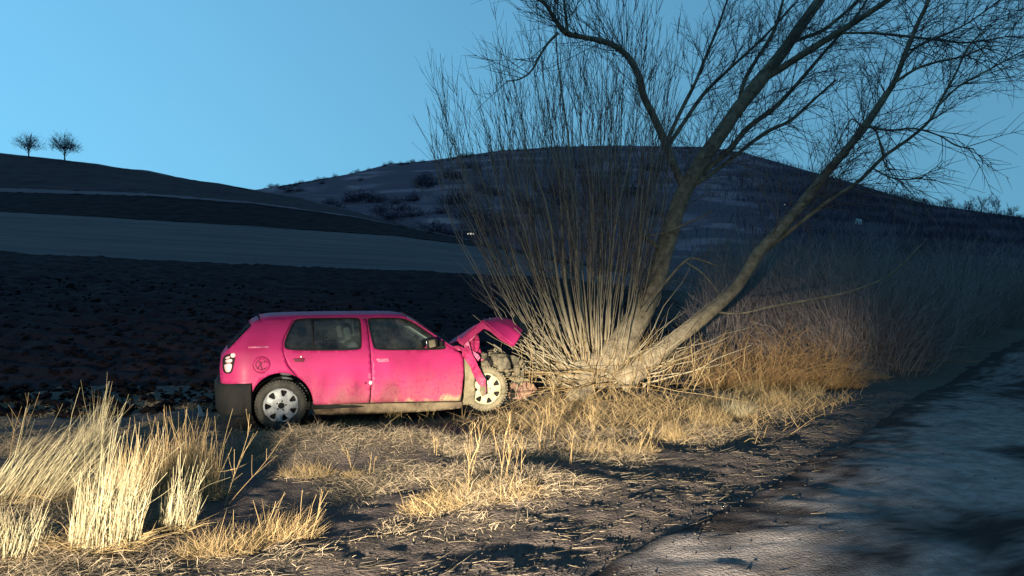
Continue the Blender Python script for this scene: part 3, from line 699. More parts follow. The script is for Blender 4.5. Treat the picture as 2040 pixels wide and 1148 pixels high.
bon = surf('bonnet', [
    [(914, 684, 9.28), (934, 664, 9.38), (962, 640, 9.45), (978, 654, 9.44), (1000, 672, 9.45), (1024, 691, 9.48)],
    [(913, 680, 9.55), (938, 659, 9.60), (966, 637, 9.62), (990, 641, 9.64), (1013, 652, 9.60), (1037, 668, 9.55)],
    [(900, 684, 9.95), (925, 664, 9.98), (962, 641, 9.95), (992, 632, 9.90), (1018, 637, 9.85), (1041, 657, 9.72)],
    [(880, 694, 10.5), (905, 676, 10.5), (945, 656, 10.5), (985, 648, 10.5), (1008, 652, 10.4), (1030, 668, 10.3)]], PAINT, car, 6, .035, 4.5, 2)
surf('bonnet_flange', [
    [(915, 683, 9.27), (935, 663.5, 9.37), (961, 640.5, 9.44), (977, 654, 9.43), (999, 672, 9.44), (1023, 691, 9.47)],
    [(921, 689, 9.25), (941, 673, 9.35), (964, 655, 9.42), (978, 662, 9.41), (997, 678, 9.43), (1020, 691.5, 9.46)]], TORN, bon, 5, .012, 9, 4)
surf('bonnet_stay', [[(915, 684, 9.30), (930, 672, 9.35), (945, 660, 9.4)], [(924, 689, 9.32), (940, 678, 9.37), (951, 664, 9.42)]], M['scuff'], bon, 5, .03, 12, 7)
# engine and the squashed nose
eng = empty('engine', tuple(to_car(P(990, 730, 9.75)))); eng.parent = car
eo = eng.location.copy()
def blobs(name, L, mat, sub=3):
    for (px, py, Y, r, sq, sd) in L:
        mb = MB(); mb.blob(to_car(P(px, py, Y)) - eo, r, sd, .55, sub, sq); mb.build(name, mat, eng)
blobs('engine_casting', [(992, 716, 9.6, .10, (1.3, 1, .8), 1), (1002, 728, 9.55, .10, (.9, 1, 1.2), 2), (981, 707, 9.65, .07, (1.5, 1, .6), 3), (966, 726, 9.5, .055, (1, 1, 1.1), 4), (988, 730, 9.6, .05, (1.2, 1, .6), 5), (962, 709, 9.5, .05, (1.3, 1, .8), 6), (1009, 742, 9.65, .05, (.8, 1, 1.3), 7)], M['engine'])
blobs('painted_gap', [(978, 722, 9.52, .045, (1, 1, .9), 11), (998, 742, 9.5, .05, (1.1, 1, .8), 12), (1014, 728, 9.56, .035, (.7, 1, 1.5), 13), (972, 714, 9.5, .03, (1.3, 1, .7), 14)], M['dark'])  # near-black lumps painted in as the shade of gaps
for (px, py, Y, sz, rz, ry_) in [(1024, 718, 9.7, (.11, .06, .11), 10, 25), (1030, 738, 9.75, (.07, .05, .16), 0, -12), (985, 700, 9.8, (.16, .12, .06), 20, -14), (1020, 745, 9.9, (.12, .1, .10), 0, 30), (1035, 722, 9.85, (.05, .12, .10), 0, 40)]:
    mb = MB(); mb.box(to_car(P(px, py, Y)) - eo, sz, Matrix.Rotation(math.radians(rz), 3, 'Z') @ Matrix.Rotation(math.radians(ry_), 3, 'Y'), .012); mb.build('engine_bracket', M['engine'], eng)
mb = MB(); R = random.Random(4)
for k in range(26):
    a = to_car(P(1008 + R.random() * 38, 712 + R.random() * 60, 9.6 + R.random() * .3)) - eo
    pts = [a]; d = Vector((R.uniform(-1, 1), R.uniform(-.4, .4), R.uniform(-1.4, .3))).normalized()
    for q in range(5): d = (d + Vector((R.uniform(-.6, .6), R.uniform(-.4, .4), R.uniform(-.5, .4)))).normalized(); pts.append(pts[-1] + d * R.uniform(.03, .06))
    mb.tube(pts, R.uniform(.004, .010), 5)
tag(mb.build('torn_hose', M['steel'], eng), kind='stuff')
mb = MB(); mb.tube([to_car(P(px, py, 9.6)) - eo for px, py in ((984, 700), (986, 694), (990, 697), (987, 701), (983, 698))], .008, 5); mb.build('lifting_eye', M['steel'], eng)
mb = MB(); mb.tube([to_car(P(px, py, 9.62)) - eo for px, py in ((983, 686), (990, 691), (998, 696), (1000, 703))], .007, 5); mb.build('bent_rod', M['steel'], eng)
mb = MB(); mb.box((2.45, .75, .42), (.4, .9, .36), Matrix.Rotation(.2, 3, 'Z'), .06); mb.box((2.6, .9, .62), (.5, .7, .14), None, .04); mb.build('engine_block', M['dark'], car)
# crumpled bumper and bodywork on the ground before the stump
torn('nose_wreckage', [(1008, 770), (1020, 763), (1034, 767), (1047, 760), (1062, 766), (1070, 779), (1050, 790), (1032, 796), (1014, 793), (1006, 782)], M['wreck'], .25, .12, 10, 9)
torn('nose_wreckage', [(1016, 748), (1030, 752), (1042, 748), (1052, 757), (1046, 771), (1030, 768), (1018, 762)], M['mudpanel'], .30, .12, 12, 10)
torn('nose_wreckage', [(1014, 776), (1024, 774), (1027, 790), (1018, 796)], M['dark'], .2, .05, 12, 12)

# ================================================================== vegetation helpers
def V3(a): return Vector(a)
def curve_pts(p, d, L, n, wob, R, up=0.0, droop=0.0):
    pts = [p.copy()]; d = d.normalized()
    for i in range(n):
        d = (d + Vector((R.uniform(-wob, wob), R.uniform(-wob, wob), R.uniform(-wob, wob) + up - droop * (i / n)))).normalized()
        pts.append(pts[-1] + d * (L / n))
    return pts
def taper(n, r0, r1): return [r0 + (r1 - r0) * (i / (n - 1)) ** .85 for i in range(n)]
def side_dir(d, ang, R):
    a = d.orthogonal().normalized(); b = d.cross(a); q = R.uniform(0, 6.283)
    return (d * math.cos(ang) + (a * math.cos(q) + b * math.sin(q)) * math.sin(ang)).normalized()
def at(pts, s):
    k = s * (len(pts) - 1); i = min(int(k), len(pts) - 2); return pts[i].lerp(pts[i + 1], k - i), (pts[i + 1] - pts[i]).normalized()
def smooth_line(pts, sub=4):
    q = []
    for i in range(len(pts) - 1):
        p0 = pts[max(i - 1, 0)]; p1 = pts[i]; p2 = pts[i + 1]; p3 = pts[min(i + 2, len(pts) - 1)]
        for k in range(sub):
            t = k / sub; q.append(.5 * ((2 * p1) + (p2 - p0) * t + (2 * p0 - 5 * p1 + 4 * p2 - p3) * t * t + (3 * p1 - p0 - 3 * p2 + p3) * t ** 3))
    q.append(pts[-1]); return q
def twigs(mb, pts, R, per_m, L0, L1, r, ang=(.35, .9), up=.03, droop=0., depth=1, s0=.15, sub=4, wob=.13):
    L = sum((pts[i + 1] - pts[i]).length for i in range(len(pts) - 1)); k = max(1, int(L * per_m * R.uniform(.8, 1.2)))
    for _ in range(k):
        s = s0 + (1 - s0) * R.random(); p, d = at(pts, min(s, .999)); l_ = R.uniform(L0, L1) * (1.15 - .5 * s)
        q = curve_pts(p, side_dir(d, R.uniform(*ang), R) + Vector((0, 0, up * 4)), l_, sub, wob, R, up, droop)
        mb.tube(q, taper(len(q), r, r * .35), 3)
        if depth > 0: twigs(mb, q, R, 5.5 / max(l_, .3), L0 * .4, L1 * .45, r * .6, ang, up, droop, depth - 1, .2, 3, wob * 1.2)

# blades as flat strips: base points, directions, lengths, widths
def blade_arrays(b, d, L, w, bend):
    N = len(b); side = np.cross(d, RND.normal(size=(N, 3))); side /= np.linalg.norm(side, axis=1)[:, None] + 1e-9
    m = b + d * (L * .5)[:, None] + bend * (L * .14)[:, None]; t = b + d * (L * .95)[:, None] + bend * (L * .55)[:, None]
    v = np.stack([b - side * w[:, None], b + side * w[:, None], m - side * (w * .8)[:, None], m + side * (w * .8)[:, None], t], 1).reshape(-1, 3)
    o = (np.arange(N) * 5)[:, None, None]; f = (np.array([[0, 1, 3], [0, 3, 2], [2, 3, 4]])[None] + o).reshape(-1, 3)
    return v, f
def rand_dir(N, up, spread, lean=(0, 0)):
    a = RND.uniform(0, 2 * np.pi, N); r = spread * np.sqrt(RND.random_sample(N)); d = np.stack([r * np.cos(a) + lean[0], r * np.sin(a) + lean[1], np.full(N, up)], 1)
    return d / np.linalg.norm(d, axis=1)[:, None]

# ================================================================== the willow
RT = random.Random(21)
willow = empty('willow_tree', (1.35, 10.3, H(1.35, 10.3)))
tag(willow, 'big bare willow with two leaning trunks and a fan of thin shoots from its stump', 'tree')
WO = Vector(willow.location)
def wl_(pts, Y0, Y1, sub=4):
    k = len(pts); return smooth_line([P(q[0], q[1], Y0 + (Y1 - Y0) * i / (k - 1)) - WO for i, q in enumerate(pts)], sub)
def limb(name, pts, Y0, Y1, n=10, parent=willow, mat='bark', knots=True):
    L = wl_(pts, Y0, Y1); ws = [q[2] for q in pts]; k = len(L); rr = []
    for i in range(k):
        s = i / (k - 1) * (len(ws) - 1); a = min(int(s), len(ws) - 2); wd = ws[a] + (ws[a + 1] - ws[a]) * (s - a)
        Y = Y0 + (Y1 - Y0) * i / (k - 1); rr.append(wd * (.78 if Y1 < 10 else .85) / F * Y / 2 * (1 + (.10 * noise.noise(L[i] * 4 + Vector((Y0, 0, 0))) if knots else 0)))
    mb = MB(); mb.tube(L, rr, n)
    if n >= 8:      # ridged bark
        cen = L
        for i, v in enumerate(mb.v):
            ring = min(i // n, k - 1); d = (v - cen[ring]); mb.v[i] = cen[ring] + d * (1 + .10 * noise.noise(Vector((v.x * 9, v.y * 9, v.z * 3))) )
    o = mb.build(name, M[mat], parent); return o, L
A_ = [(1195, 745, 95), (1222, 710, 82), (1250, 668, 68), (1288, 600, 54), (1310, 545, 45), (1329, 480, 43), (1344, 430, 41), (1364, 380, 38), (1395, 325, 37), (1430, 275, 34), (1470, 217, 32), (1516, 160, 30), (1560, 103, 26), (1600, 45, 24), (1642, -12, 22), (1690, -90, 16), (1720, -150, 8)]
trunkA, LA = limb('trunk', A_, 10.25, 10.9, 12)
B_ = [(1235, 765, 60), (1272, 735, 60), (1310, 704, 46), (1360, 664, 39), (1410, 625, 35), (1450, 590, 32), (1480, 555, 29), (1510, 506, 29), (1556, 455, 27), (1600, 404, 26), (1642, 350, 22), (1690, 294, 21), (1724, 250, 20), (1755, 205, 17), (1783, 160, 15), (1806, 100, 13), (1828, 48, 11), (1852, -4, 10), (1880, -90, 6)]
trunkB, LB = limb('trunk', B_, 10.1, 9.3, 12)
BR = [
    ('A2', trunkA, [(1513, 163, 18), (1565, 130, 17), (1625, 92, 17), (1690, 52, 15), (1772, -2, 13), (1850, -60, 8)], 10.75, 10.2),
    ('L', trunkA, [(1366, 382, 22), (1345, 335, 21), (1326, 287, 20), (1306, 240, 19), (1283, 193, 19), (1272, 150, 18), (1250, 112, 16), (1213, 86, 14), (1160, 74, 13), (1128, 66, 15), (1106, 40, 12), (1086, 8, 10), (1060, -8, 9), (1020, -30, 6)], 10.55, 9.9),
    ('L2', trunkA, [(1112, 66, 8), (1092, 86, 7), (1075, 112, 6), (1058, 142, 5), (1035, 158, 4), (1008, 162, 3)], 10.0, 9.8),
    ('L3', trunkA, [(1130, 66, 9), (1127, 30, 7), (1122, -10, 5)], 10.0, 10.1),
    ('A3', trunkA, [(1326, 287, 11), (1345, 245, 10), (1362, 210, 9), (1385, 165, 8), (1405, 115, 7), (1430, 55, 6), (1452, -10, 4)], 10.55, 11.1),
    ('A4', trunkA, [(1330, 292, 11), (1362, 245, 10), (1400, 190, 9), (1445, 145, 7), (1500, 95, 6), (1545, 50, 5), (1590, 0, 4)], 10.55, 11.4),
    ('A5', trunkA, [(1378, 372, 16), (1405, 340, 15), (1450, 302, 14), (1490, 255, 13), (1543, 215, 11), (1590, 165, 9), (1650, 95, 7), (1700, 40, 6), (1740, -20, 4)], 10.5, 11.6),
    ('A6', trunkA, [(1390, 365, 10), (1440, 330, 9), (1520, 268, 9), (1575, 240, 8), (1620, 200, 6), (1665, 160, 5)], 10.5, 11.9),
    ('A7', trunkA, [(1470, 217, 11), (1480, 170, 10), (1500, 130, 9), (1540, 65, 8), (1560, 0, 6)], 10.7, 11.2),
    ('A8', trunkA, [(1565, 95, 10), (1590, 80, 9), (1640, 60, 9), (1690, 20, 8), (1730, -20, 6)], 10.8, 11.3),
    ('B2', trunkB, [(1506, 514, 14), (1560, 471, 12), (1612, 430, 11), (1660, 394, 10), (1710, 362, 10), (1760, 313, 9), (1812, 276, 8), (1852, 240, 7), (1880, 190, 6), (1905, 145, 5), (1930, 92, 5), (1965, 60, 4)], 9.9, 9.0),
    ('B3', trunkB, [(1868, 212, 6), (1910, 172, 5), (1950, 150, 4), (1990, 128, 4), (2045, 98, 3)], 9.1, 8.8),
    ('B4', trunkB, [(1778, 168, 8), (1820, 140, 7), (1860, 125, 6), (1920, 112, 5), (1970, 90, 4)], 9.4, 9.0),
    ('B5', trunkB, [(1680, 66, 6), (1740, 66, 7), (1800, 72, 7), (1870, 80, 6), (1930, 85, 5), (2010, 72, 3)], 10.3, 9.6),
    ('B6', trunkB, [(1724, 252, 6), (1770, 260, 5), (1820, 256, 5), (1870, 270, 4), (1905, 290, 4), (1940, 297, 3)], 9.4, 9.2),
    ('B7', trunkB, [(1728, 248, 6), (1745, 262, 5), (1755, 292, 5), (1762, 325, 4), (1775, 345, 3)], 9.4, 9.3),
    ('B8', trunkB, [(1738, 335, 5), (1770, 352, 4), (1805, 358, 4), (1840, 354, 3)], 9.5, 9.3),
    ('B9', trunkB, [(1800, 120, 7), (1832, 90, 6), (1880, 70, 5), (1930, 45, 4), (1985, 5, 3)], 9.4, 9.8),
    ('B10', trunkB, [(1720, 255, 5), (1700, 238, 4), (1690, 245, 3), (1685, 262, 2)], 9.4, 9.3),
    ('S1', trunkA, [(1318, 500, 12), (1300, 483, 11), (1277, 468, 10)], 10.4, 10.2),
    ('S2', trunkA, [(1278, 470, 5), (1320, 465, 5), (1380, 440, 4), (1420, 420, 3)], 10.2, 10.0),
    ('D1', trunkA, [(1282, 622, 6), (1320, 570, 7), (1365, 520, 6), (1392, 517, 5), (1430, 531, 4)], 10.0, 9.9),
    ('D2', trunkA, [(1365, 522, 4), (1400, 545, 4), (1432, 585, 3)], 9.95, 9.9),
    ('D3', trunkB, [(1405, 618, 5), (1470, 625, 5), (1540, 610, 6), (1610, 598, 6), (1690, 582, 6), (1760, 556, 5), (1802, 522, 5), (1846, 476, 3)], 9.9, 10.8),
]
tw = MB()
twl = {}
for key, par, pts, Y0, Y1 in BR:
    o, L = limb('branch', pts, Y0, Y1, 7, par)
    twl[key] = L
    if key in ('S1',): continue
    if key in ('D1', 'D2', 'D3', 'S2'): twigs(tw, L, RT, 3, .2, .6, .004, up=.02, depth=1); continue
    fine = key[0] == 'B' or key in ('A5', 'A6', 'A8')
    twigs(tw, L, RT, 11, .45, 1.4, .0068, (.4, 1.0), up=.015 if fine else .05, droop=.14 if fine else .0, depth=2 if key in ('A2', 'B2', 'B3', 'B4', 'B9', 'A5', 'A4', 'A3') else 1)
for L, s0 in ((LA, .38), (LB, .42)):
    twigs(tw, L, RT, 10, .5, 1.6, .0075, (.5, 1.1), up=.03, droop=.08, depth=2, s0=s0)
# thin vertical sprouts of the left limb
twigs(tw, twl['L'], RT, 20, .5, 1.7, .006, (.5, 1.1), up=.10, depth=1, s0=.35)
tag(tw.build('twigs', M['twig'], willow), kind='stuff')
# fan of shoots from the stump
mb = MB(); mb.blob(P(1150, 745, 10.3) - WO, .30, 3, .5, 3, (1.25, .9, .75)); mb.blob(P(1195, 730, 10.35) - WO, .32, 5, .45, 3, (1.1, .9, .9)); mb.blob(P(1240, 745, 10.3) - WO, .26, 8, .5, 3, (1.3, .9, .7))
mb.blob(P(1160, 775, 10.2) - WO, .22, 9, .5, 3, (.9, .9, 1.0))
st = mb.build('stump', M['bark'], willow)
stw = MB()
def shoot(bx, by, tx, ty, Yb, Yt, wpx, bow=.5, name='shoot', tw_=True, mat='shoot'):
    a = P(bx, by, Yb) - WO; c = P(tx, ty, Yt) - WO
    # leaves sideways, then straightens up
    m = a.lerp(c, .45) + Vector(((c.x - a.x) * .16 * bow, (c.y - a.y) * .1, -(c.z - a.z) * .05 * bow))
    k = 11; L = []
    for i in range(k):
        t = i / (k - 1); p = a * (1 - t) ** 2 + m * (2 * t * (1 - t)) + c * t * t
        L.append(p + Vector((noise.noise(Vector((bx, t * 3, 0))), noise.noise(Vector((bx, t * 3, 7))), 0)) * .22 * t ** .7)
    r0 = wpx / F * Yb / 2
    mb = MB(); mb.tube(L, [.0026 + (r0 - .0026) * (1 - (q_ / (k - 1)) ** .55) for q_ in range(k)], 6); mb.build(name, M[mat], willow)
    if tw_:
        ln = (c - a).length; R = RT
        for _ in range(int(ln * 4.6)):
            s = R.uniform(.28, .97); p, d = at(L, s); l_ = R.uniform(.3, 1.0) * (1.2 - .7 * s)
            q = curve_pts(p, side_dir(d, R.uniform(.2, .55), R), l_, 4, .08, R, .06)
            stw.tube(q, taper(5, .0042 * (1.3 - .5 * s), .0020), 3)
            if R.random() < .55: twigs(stw, q, R, 3.5, .12, .4, .0022, (.3, .7), .03, 0, 0, .3, 3)
    return L
SH = [(1142, 690, 1090, 420, 11), (1168, 700, 1135, 250, 13), (1128, 690, 1055, 460, 12), (1190, 712, 1200, 240, 10), (1204, 705, 1230, 330, 8), (1150, 700, 1105, 300, 9)]
for i, (bx_, by_, tx_, ty_, w_) in enumerate(SH):      # the stoutest, traced; continued to their tips
    e = 1.9; shoot(bx_, by_, bx_ + (tx_ - bx_) * e, by_ + (ty_ - by_) * e if by_ + (ty_ - by_) * e > -120 else RT.uniform(-60, 40), 10.25 + .05 * (i % 3), 10.3 + .2 * (i % 3 - 1), w_)
for i in range(124):
    s = (i + RT.random()) / 124; sg = s * 2 - 1
    bx_ = 1092 + 160 * s + RT.uniform(-14, 14); by_ = 722 + 35 * RT.random() - 30 * (1 - abs(sg)) 
    tx_ = 850 + 530 * s ** 1.0 + RT.uniform(-40, 40); ty_ = 40 + 170 * max(0, -sg) ** 1.6 + RT.uniform(-90, 170) + 40 * max(0, sg)
    shoot(bx_, by_, tx_, ty_, 10.3 + RT.uniform(-.25, .35), 10.3 + RT.uniform(-1.4, 1.6), 1.6 + 2.8 * RT.random() ** 2, RT.uniform(.4, 1.6) if s < .5 else RT.uniform(-.2, .9))
for i in range(60):     # short bright suckers spreading low
    lf = RT.random() < .48
    bx_ = RT.uniform(1085, 1170) if lf else RT.uniform(1200, 1290); by_ = RT.uniform(705, 775)
    an = RT.uniform(8, 62) if not lf else RT.uniform(20, 70)
    ln = RT.uniform(80, 260); tx_ = bx_ + (-1 if lf else 1) * ln * math.cos(math.radians(an)); ty_ = by_ - ln * math.sin(math.radians(an))
    shoot(bx_, by_, tx_, ty_, 10.2 + RT.uniform(-.25, .2), 10.2 + RT.uniform(-.8, .6), RT.uniform(2, 5), .8, tw_=False)
tag(stw.build('shoot_twigs', M['twig'], willow), kind='stuff')
# broken, flattened brushwood round the stump
bw = MB()
for i in range(360):
    R = RT; px = R.gauss(1250, 105); py = R.uniform(715, 785); Y = 10.15 + R.uniform(-.5, .6)
    p = P(px, py, Y); p.z = max(p.z, H(p.x, p.y) + .02)
    sd = 1 if px > 1180 else -1
    d = Vector((sd * R.uniform(-.4, .9), R.uniform(-.7, .5), R.uniform(.3, 1.3)))
    q = curve_pts(p - WO, d, R.uniform(.2, .75), 4, .28, R, -.01); bw.tube(q, taper(5, R.uniform(.002, .006), .0015), 3)
for i in range(55):    # long ones lying towards the car and the camera
    R = RT; p = P(R.uniform(1090, 1240), R.uniform(735, 775), 10.1 + R.uniform(-.3, .2))
    d = Vector((R.uniform(-1.1, .5), R.uniform(-.9, .1), R.uniform(-.25, .12)))
    q = curve_pts(p - WO, d, R.uniform(.6, 1.9), 6, .10, R, -.015)
    for k in q:
        gz_ = H(k.x + WO.x, k.y + WO.y) - WO.z + .02
        if k.z < gz_: k.z = gz_
    bw.tube(q, taper(7, R.uniform(.003, .0075), .002), 4)
tag(bw.build('brushwood', M['straw2'], willow), kind='stuff')

# ================================================================== dry grass clumps, each a thing
def ground_at(px, py):
    Y = 1.45 * F / (py - HY)
    for _ in range(6):
        x = (px - CX) / F * Y; z = H(x, Y); Y = (CZ - z) * F / (py - HY)
    return Vector(((px - CX) / F * Y, Y, H((px - CX) / F * Y, Y)))
def clump(name, px, py, rx, ry, n, h, lean, label, mat='straw', w=.0028, spread=.28, stems=.45, bend=.35, cat='grass clump', group=None, leaves=0):
    if name == 'grass_tuft': stems *= .35; bend = .8; w *= .75; n = int(n * 1.35); spread *= 1.25
    c = ground_at(px, py); o = empty(name, tuple(c)); tag(o, label, cat, group)
    a = RND.uniform(0, 2 * np.pi, n); r = np.sqrt(RND.random_sample(n)); bx_ = r * np.cos(a) * rx; by_ = r * np.sin(a) * ry
    b = np.stack([bx_, by_, Hraw(bx_ + c.x, by_ + c.y) - c.z - .01], 1)
    d = rand_dir(n, 1.0, spread, lean); L = h * (.30 + .85 * RND.random_sample(n) ** 1.3) * (1.05 - .4 * r)
    be = rand_dir(n, -.25, 1.0, (lean[0] * 1.2, lean[1])) * (bend * RND.random_sample(n))[:, None]
    v, f = blade_arrays(b, d, L, w * (.35 + .65 * RND.random_sample(n)), be)
    link('blades', tri_mesh('blades', v, f), M[mat], o, False)
    tag(o.children[0] if o.children else o, None)
    mb = MB(); R = random.Random(int(px * 7 + py))
    for k in range(int(n * stems * .25)):
        i = R.randrange(n); p = Vector(b[i]); dd = Vector(d[i]); l_ = h * R.uniform(.4, 1.12)
        q = curve_pts(p, dd, l_, 4, .10 if R.random() < .8 else .28, R, .0, 0. if R.random() < .8 else .35); mb.tube(q, taper(5, R.uniform(.0012, .0027), .0008), 3)
    mb.build('stalks', M[mat], o, False)
    # the bent, tangled skirt at the foot
    n2 = int(n * .7); a = RND.uniform(0, 2 * np.pi, n2); r = .6 + .6 * RND.random_sample(n2)
    bx_ = r * np.cos(a) * rx; by_ = r * np.sin(a) * ry; b = np.stack([bx_, by_, Hraw(bx_ + c.x, by_ + c.y) - c.z + .01], 1)
    d = rand_dir(n2, .35, 1.0, (lean[0] * .5, 0)); v, f = blade_arrays(b, d, h * .32 * (.4 + RND.random_sample(n2)), np.full(n2, w * .7), rand_dir(n2, -.6, 1.0) * .6)
    link('skirt', tri_mesh('skirt', v, f), M['straw2'], o, False)
    for ch in o.children: ch['kind'] = 'stuff'
    return o
def weed(px, py, h, label, R, lean=0., nst=3, mat='straw2', rad=.0030):
    c = ground_at(px, py); mb = MB()
    for k in range(nst):
        q = curve_pts(Vector((R.uniform(-.04, .04), R.uniform(-.04, .04), -.01)), Vector((lean + R.uniform(-.25, .25), R.uniform(-.15, .15), 1)), h * R.uniform(.65, 1.0), 6, .07, R, .02)
        mb.tube(q, taper(7, rad, rad * .4), 4)
        for j in range(R.randint(3, 6)):
            p, d = at(q, R.uniform(.3, .95)); s = curve_pts(p, side_dir(d, R.uniform(.4, .8), R) + Vector((0, 0, .3)), h * R.uniform(.12, .35), 3, .1, R, .03)
            mb.tube(s, taper(4, rad * .6, rad * .3), 3)
            mb.blob(s[-1], rad * .9, j, .2, 1)
    o = mb.build('dry_weed', M[mat], None, False); o.location = c
    tag(o, label, 'dry weed', 'dry branching weeds on the bank'); return o
clump('straw_clump', 55, 985, .34, .22, 560, .78, (.62, .05), 'tall pale straw clump leaning right, behind the others near the left edge', spread=.18)
clump('straw_clump', 185, 930, .15, .12, 260, .78, (.10, .05), 'upright straw tuft rising behind the big leaning clump', spread=.13)
clump('straw_clump', 208, 1090, .21, .16, 860, .70, (.14, .02), 'thick bright upright clump of cut straw, middle of the three at left', spread=.12, w=.0030)
clump('straw_clump', 350, 1055, .11, .10, 300, .50, (.14, .0), 'narrow bright straw clump nearest the car bumper among the left clumps', spread=.22)
clump('straw_clump', 378, 985, .25, .16, 640, .64, (-.04, .05), 'dark thin reedy clump behind the narrow straw clump', mat='straw2', spread=.18, w=.0024)
clump('straw_clump', 285, 985, .27, .16, 620, .56, (.05, .05), 'clump added behind the thick bright clump to shade the car bumper', mat='straw2', spread=.2, w=.0024)  # added to block the headlamp from the rear bumper
clump('straw_clump', 5, 1105, .22, .20, 300, .40, (.18, 0), 'short straw clump cut by the left edge of the picture', spread=.35)
clump('grass_tuft', 435, 1100, .24, .16, 420, .30, (.05, 0), 'low tangled grass tuft in front of the narrow straw clump', mat='straw2', spread=.9, w=.0018, stems=.2)
clump('grass_tuft', 562, 1072, .22, .15, 420, .30, (.35, 0), 'low leaning tuft with one long pale stalk near the dirt edge', mat='straw2', spread=.6, w=.002)
clump('grass_tuft', 612, 945, .22, .14, 320, .22, (0, 0), 'low brown tuft alone in the dark hollow before the car', mat='straw2', spread=.9, w=.002)
clump('grass_tuft', 706, 950, .10, .08, 140, .14, (0, 0), 'tiny round tuft right of the brown tuft in the hollow', mat='straw2', spread=1.0, w=.0018)
clump('grass_tuft', 780, 850, .16, .12, 200, .26, (.1, 0), 'small spiky tuft below the front door of the car', mat='straw2', spread=.5, w=.002)
clump('grass_tuft', 600, 868, .22, .12, 300, .20, (.3, 0), 'windswept tuft beside the rear wheel of the car', mat='straw2', spread=.8, w=.0018)
clump('grass_tuft', 690, 846, .34, .10, 300, .18, (.8, 0), 'flattened pale tuft lying along the sill of the car', mat='straw2', spread=.8, w=.0018)
clump('grass_tuft', 1215, 905, .45, .22, 620, .22, (.2, 0), 'wide matted tuft on the verge below the stump', mat='straw2', spread=.9, w=.0018)
clump('grass_tuft', 960, 985, .45, .25, 700, .20, (.1, 0), 'wide matted tuft at the foot of the tall weeds', mat='straw2', spread=1.0, w=.0018)
clump('grass_tuft', 860, 1010, .22, .16, 420, .18, (-.1, 0), 'rusty matted tuft at the lower left of the tall weeds', mat='straw2', spread=1.0, w=.0018)
clump('grass_tuft', 1340, 872, .14, .10, 220, .34, (.05, 0), 'upright tuft at the verge left of the road edge grasses', mat='straw2', spread=.5, w=.002)
clump('grass_tuft', 1470, 832, .20, .14, 380, .36, (.1, 0), 'brightest rounded tuft in the row along the road verge', spread=.45, w=.002)
for k, (px, py, h, lab) in enumerate([(1410, 850, .40, 'thin stalky tuft between the upright tuft and the brightest tuft'), (1545, 808, .42, 'wide open tuft just right of the brightest tuft'), (1610, 790, .40, 'second last tuft in the row along the verge'), (1662, 775, .44, 'last tuft of the verge row before the dark road bend'), (1500, 790, .5, 'tall sparse tuft behind the brightest tuft')]):
    clump('grass_tuft', px, py, .24, .18, 300, h, (.08, 0), lab, mat='straw2', spread=.5, w=.002)
RW = random.Random(5)
for px, py, h, lab, ln, ns in [(925, 985, .62, 'tall forked pale weed standing left of a pair before the car front', .05, 3), (1000, 965, .58, 'tall forked pale weed in the middle of the bank', -.05, 3), (1030, 950, .46, 'leaning weed just right of the middle weed', .2, 2), (1075, 905, .62, 'weed under the front wheel reaching up to the wreckage', .1, 3), (1100, 880, .55, 'weed among the stems at the left foot of the stump', .25, 3), (1265, 905, .32, 'crooked short weed on the verge under the stump', .35, 2), (1292, 892, .36, 'crooked weed with a hooked tip beside the short one', .3, 2), (870, 905, .24, 'small weed left of the tall forked weeds', .1, 2), (705, 925, .24, 'small bent weed in the hollow left of centre', -.2, 2), (735, 915, .2, 'twisted little weed beside the bent weed', .2, 2), (855, 842, .22, 'little weed under the front door', .1, 2), (1180, 862, .5, 'stiff weed at the front foot of the stump', .1, 3), (1425, 800, .5, 'spindly weed between stump and verge tufts', .1, 3), (30, 915, .75, 'dark branching weed at the left edge before the field', .1, 3), (620, 1075, .45, 'single long stalk rising from the leaning tuft', .25, 1), (440, 1010, .7, 'long curved stalks springing right from the narrow straw clump', .45, 2), (990, 905, .3, 'short weed behind the tall forked weeds', -.1, 2), (1140, 925, .34, 'weed left of the wide matted verge tuft', .0, 2)]:
    weed(px, py, h, lab, RW, ln, ns)
a = ground_at(400, 965); c = P(572, 868, 7.2)
mb = MB(); mb.tube(smooth_line([Vector((0, 0, .10)), (P(470, 934, 5.6) - a), (P(540, 893, 6.6) - a), c - a], 4), .0035, 4); o = mb.build('bent_stalk', M['straw2']); o.location = a
tag(o, 'one long thin stalk arching from the left clumps towards the rear wheel', 'stalk')

# ================================================================== ground cover (uncountable)
def scatter(n, x0, x1, y0, y1, dens):
    x = RND.uniform(x0, x1, n); y = y0 + (y1 - y0) * RND.random_sample(n) ** 1.2; k = RND.random_sample(n) < dens(x, y); return x[k], y[k]
def carclear(x, y):
    u, v = car_uv(x, y); return 1 - ((u > -.7) & (u < 3.0) & (v > -.03) & (v < 1.7))
x, y = scatter(430000, -7.5, 6.5, 2.2, 12.6, lambda x, y: np.clip(thatch(x, y) * 1.1 - .12, 0, 1) * carclear(x, y))
n_ = len(x); b = np.stack([x, y, Hraw(x, y) - .008], 1)
lo = .02 + .06 * np.clip(fbm(x, y, .5, 3, 55) + .5, 0, 1)
d = rand_dir(n_, .55, 1.0, (.25, 0)); v, f = blade_arrays(b, d, (lo * (.5 + RND.random_sample(n_)) * 1.5 + .09 * RND.random_sample(n_) ** 3) * (.5 + .8 * thatch(x, y)), np.full(n_, .0014), rand_dir(n_, -.6, 1.0) * .7)
x2, y2 = scatter(190000, -5.5, 6.0, 2.8, 10.5, lambda x, y: np.clip(1.3 * thatch(x, y) - .25, 0, 1) ** 1.5 * .55 * carclear(x, y)); n2_ = len(x2)
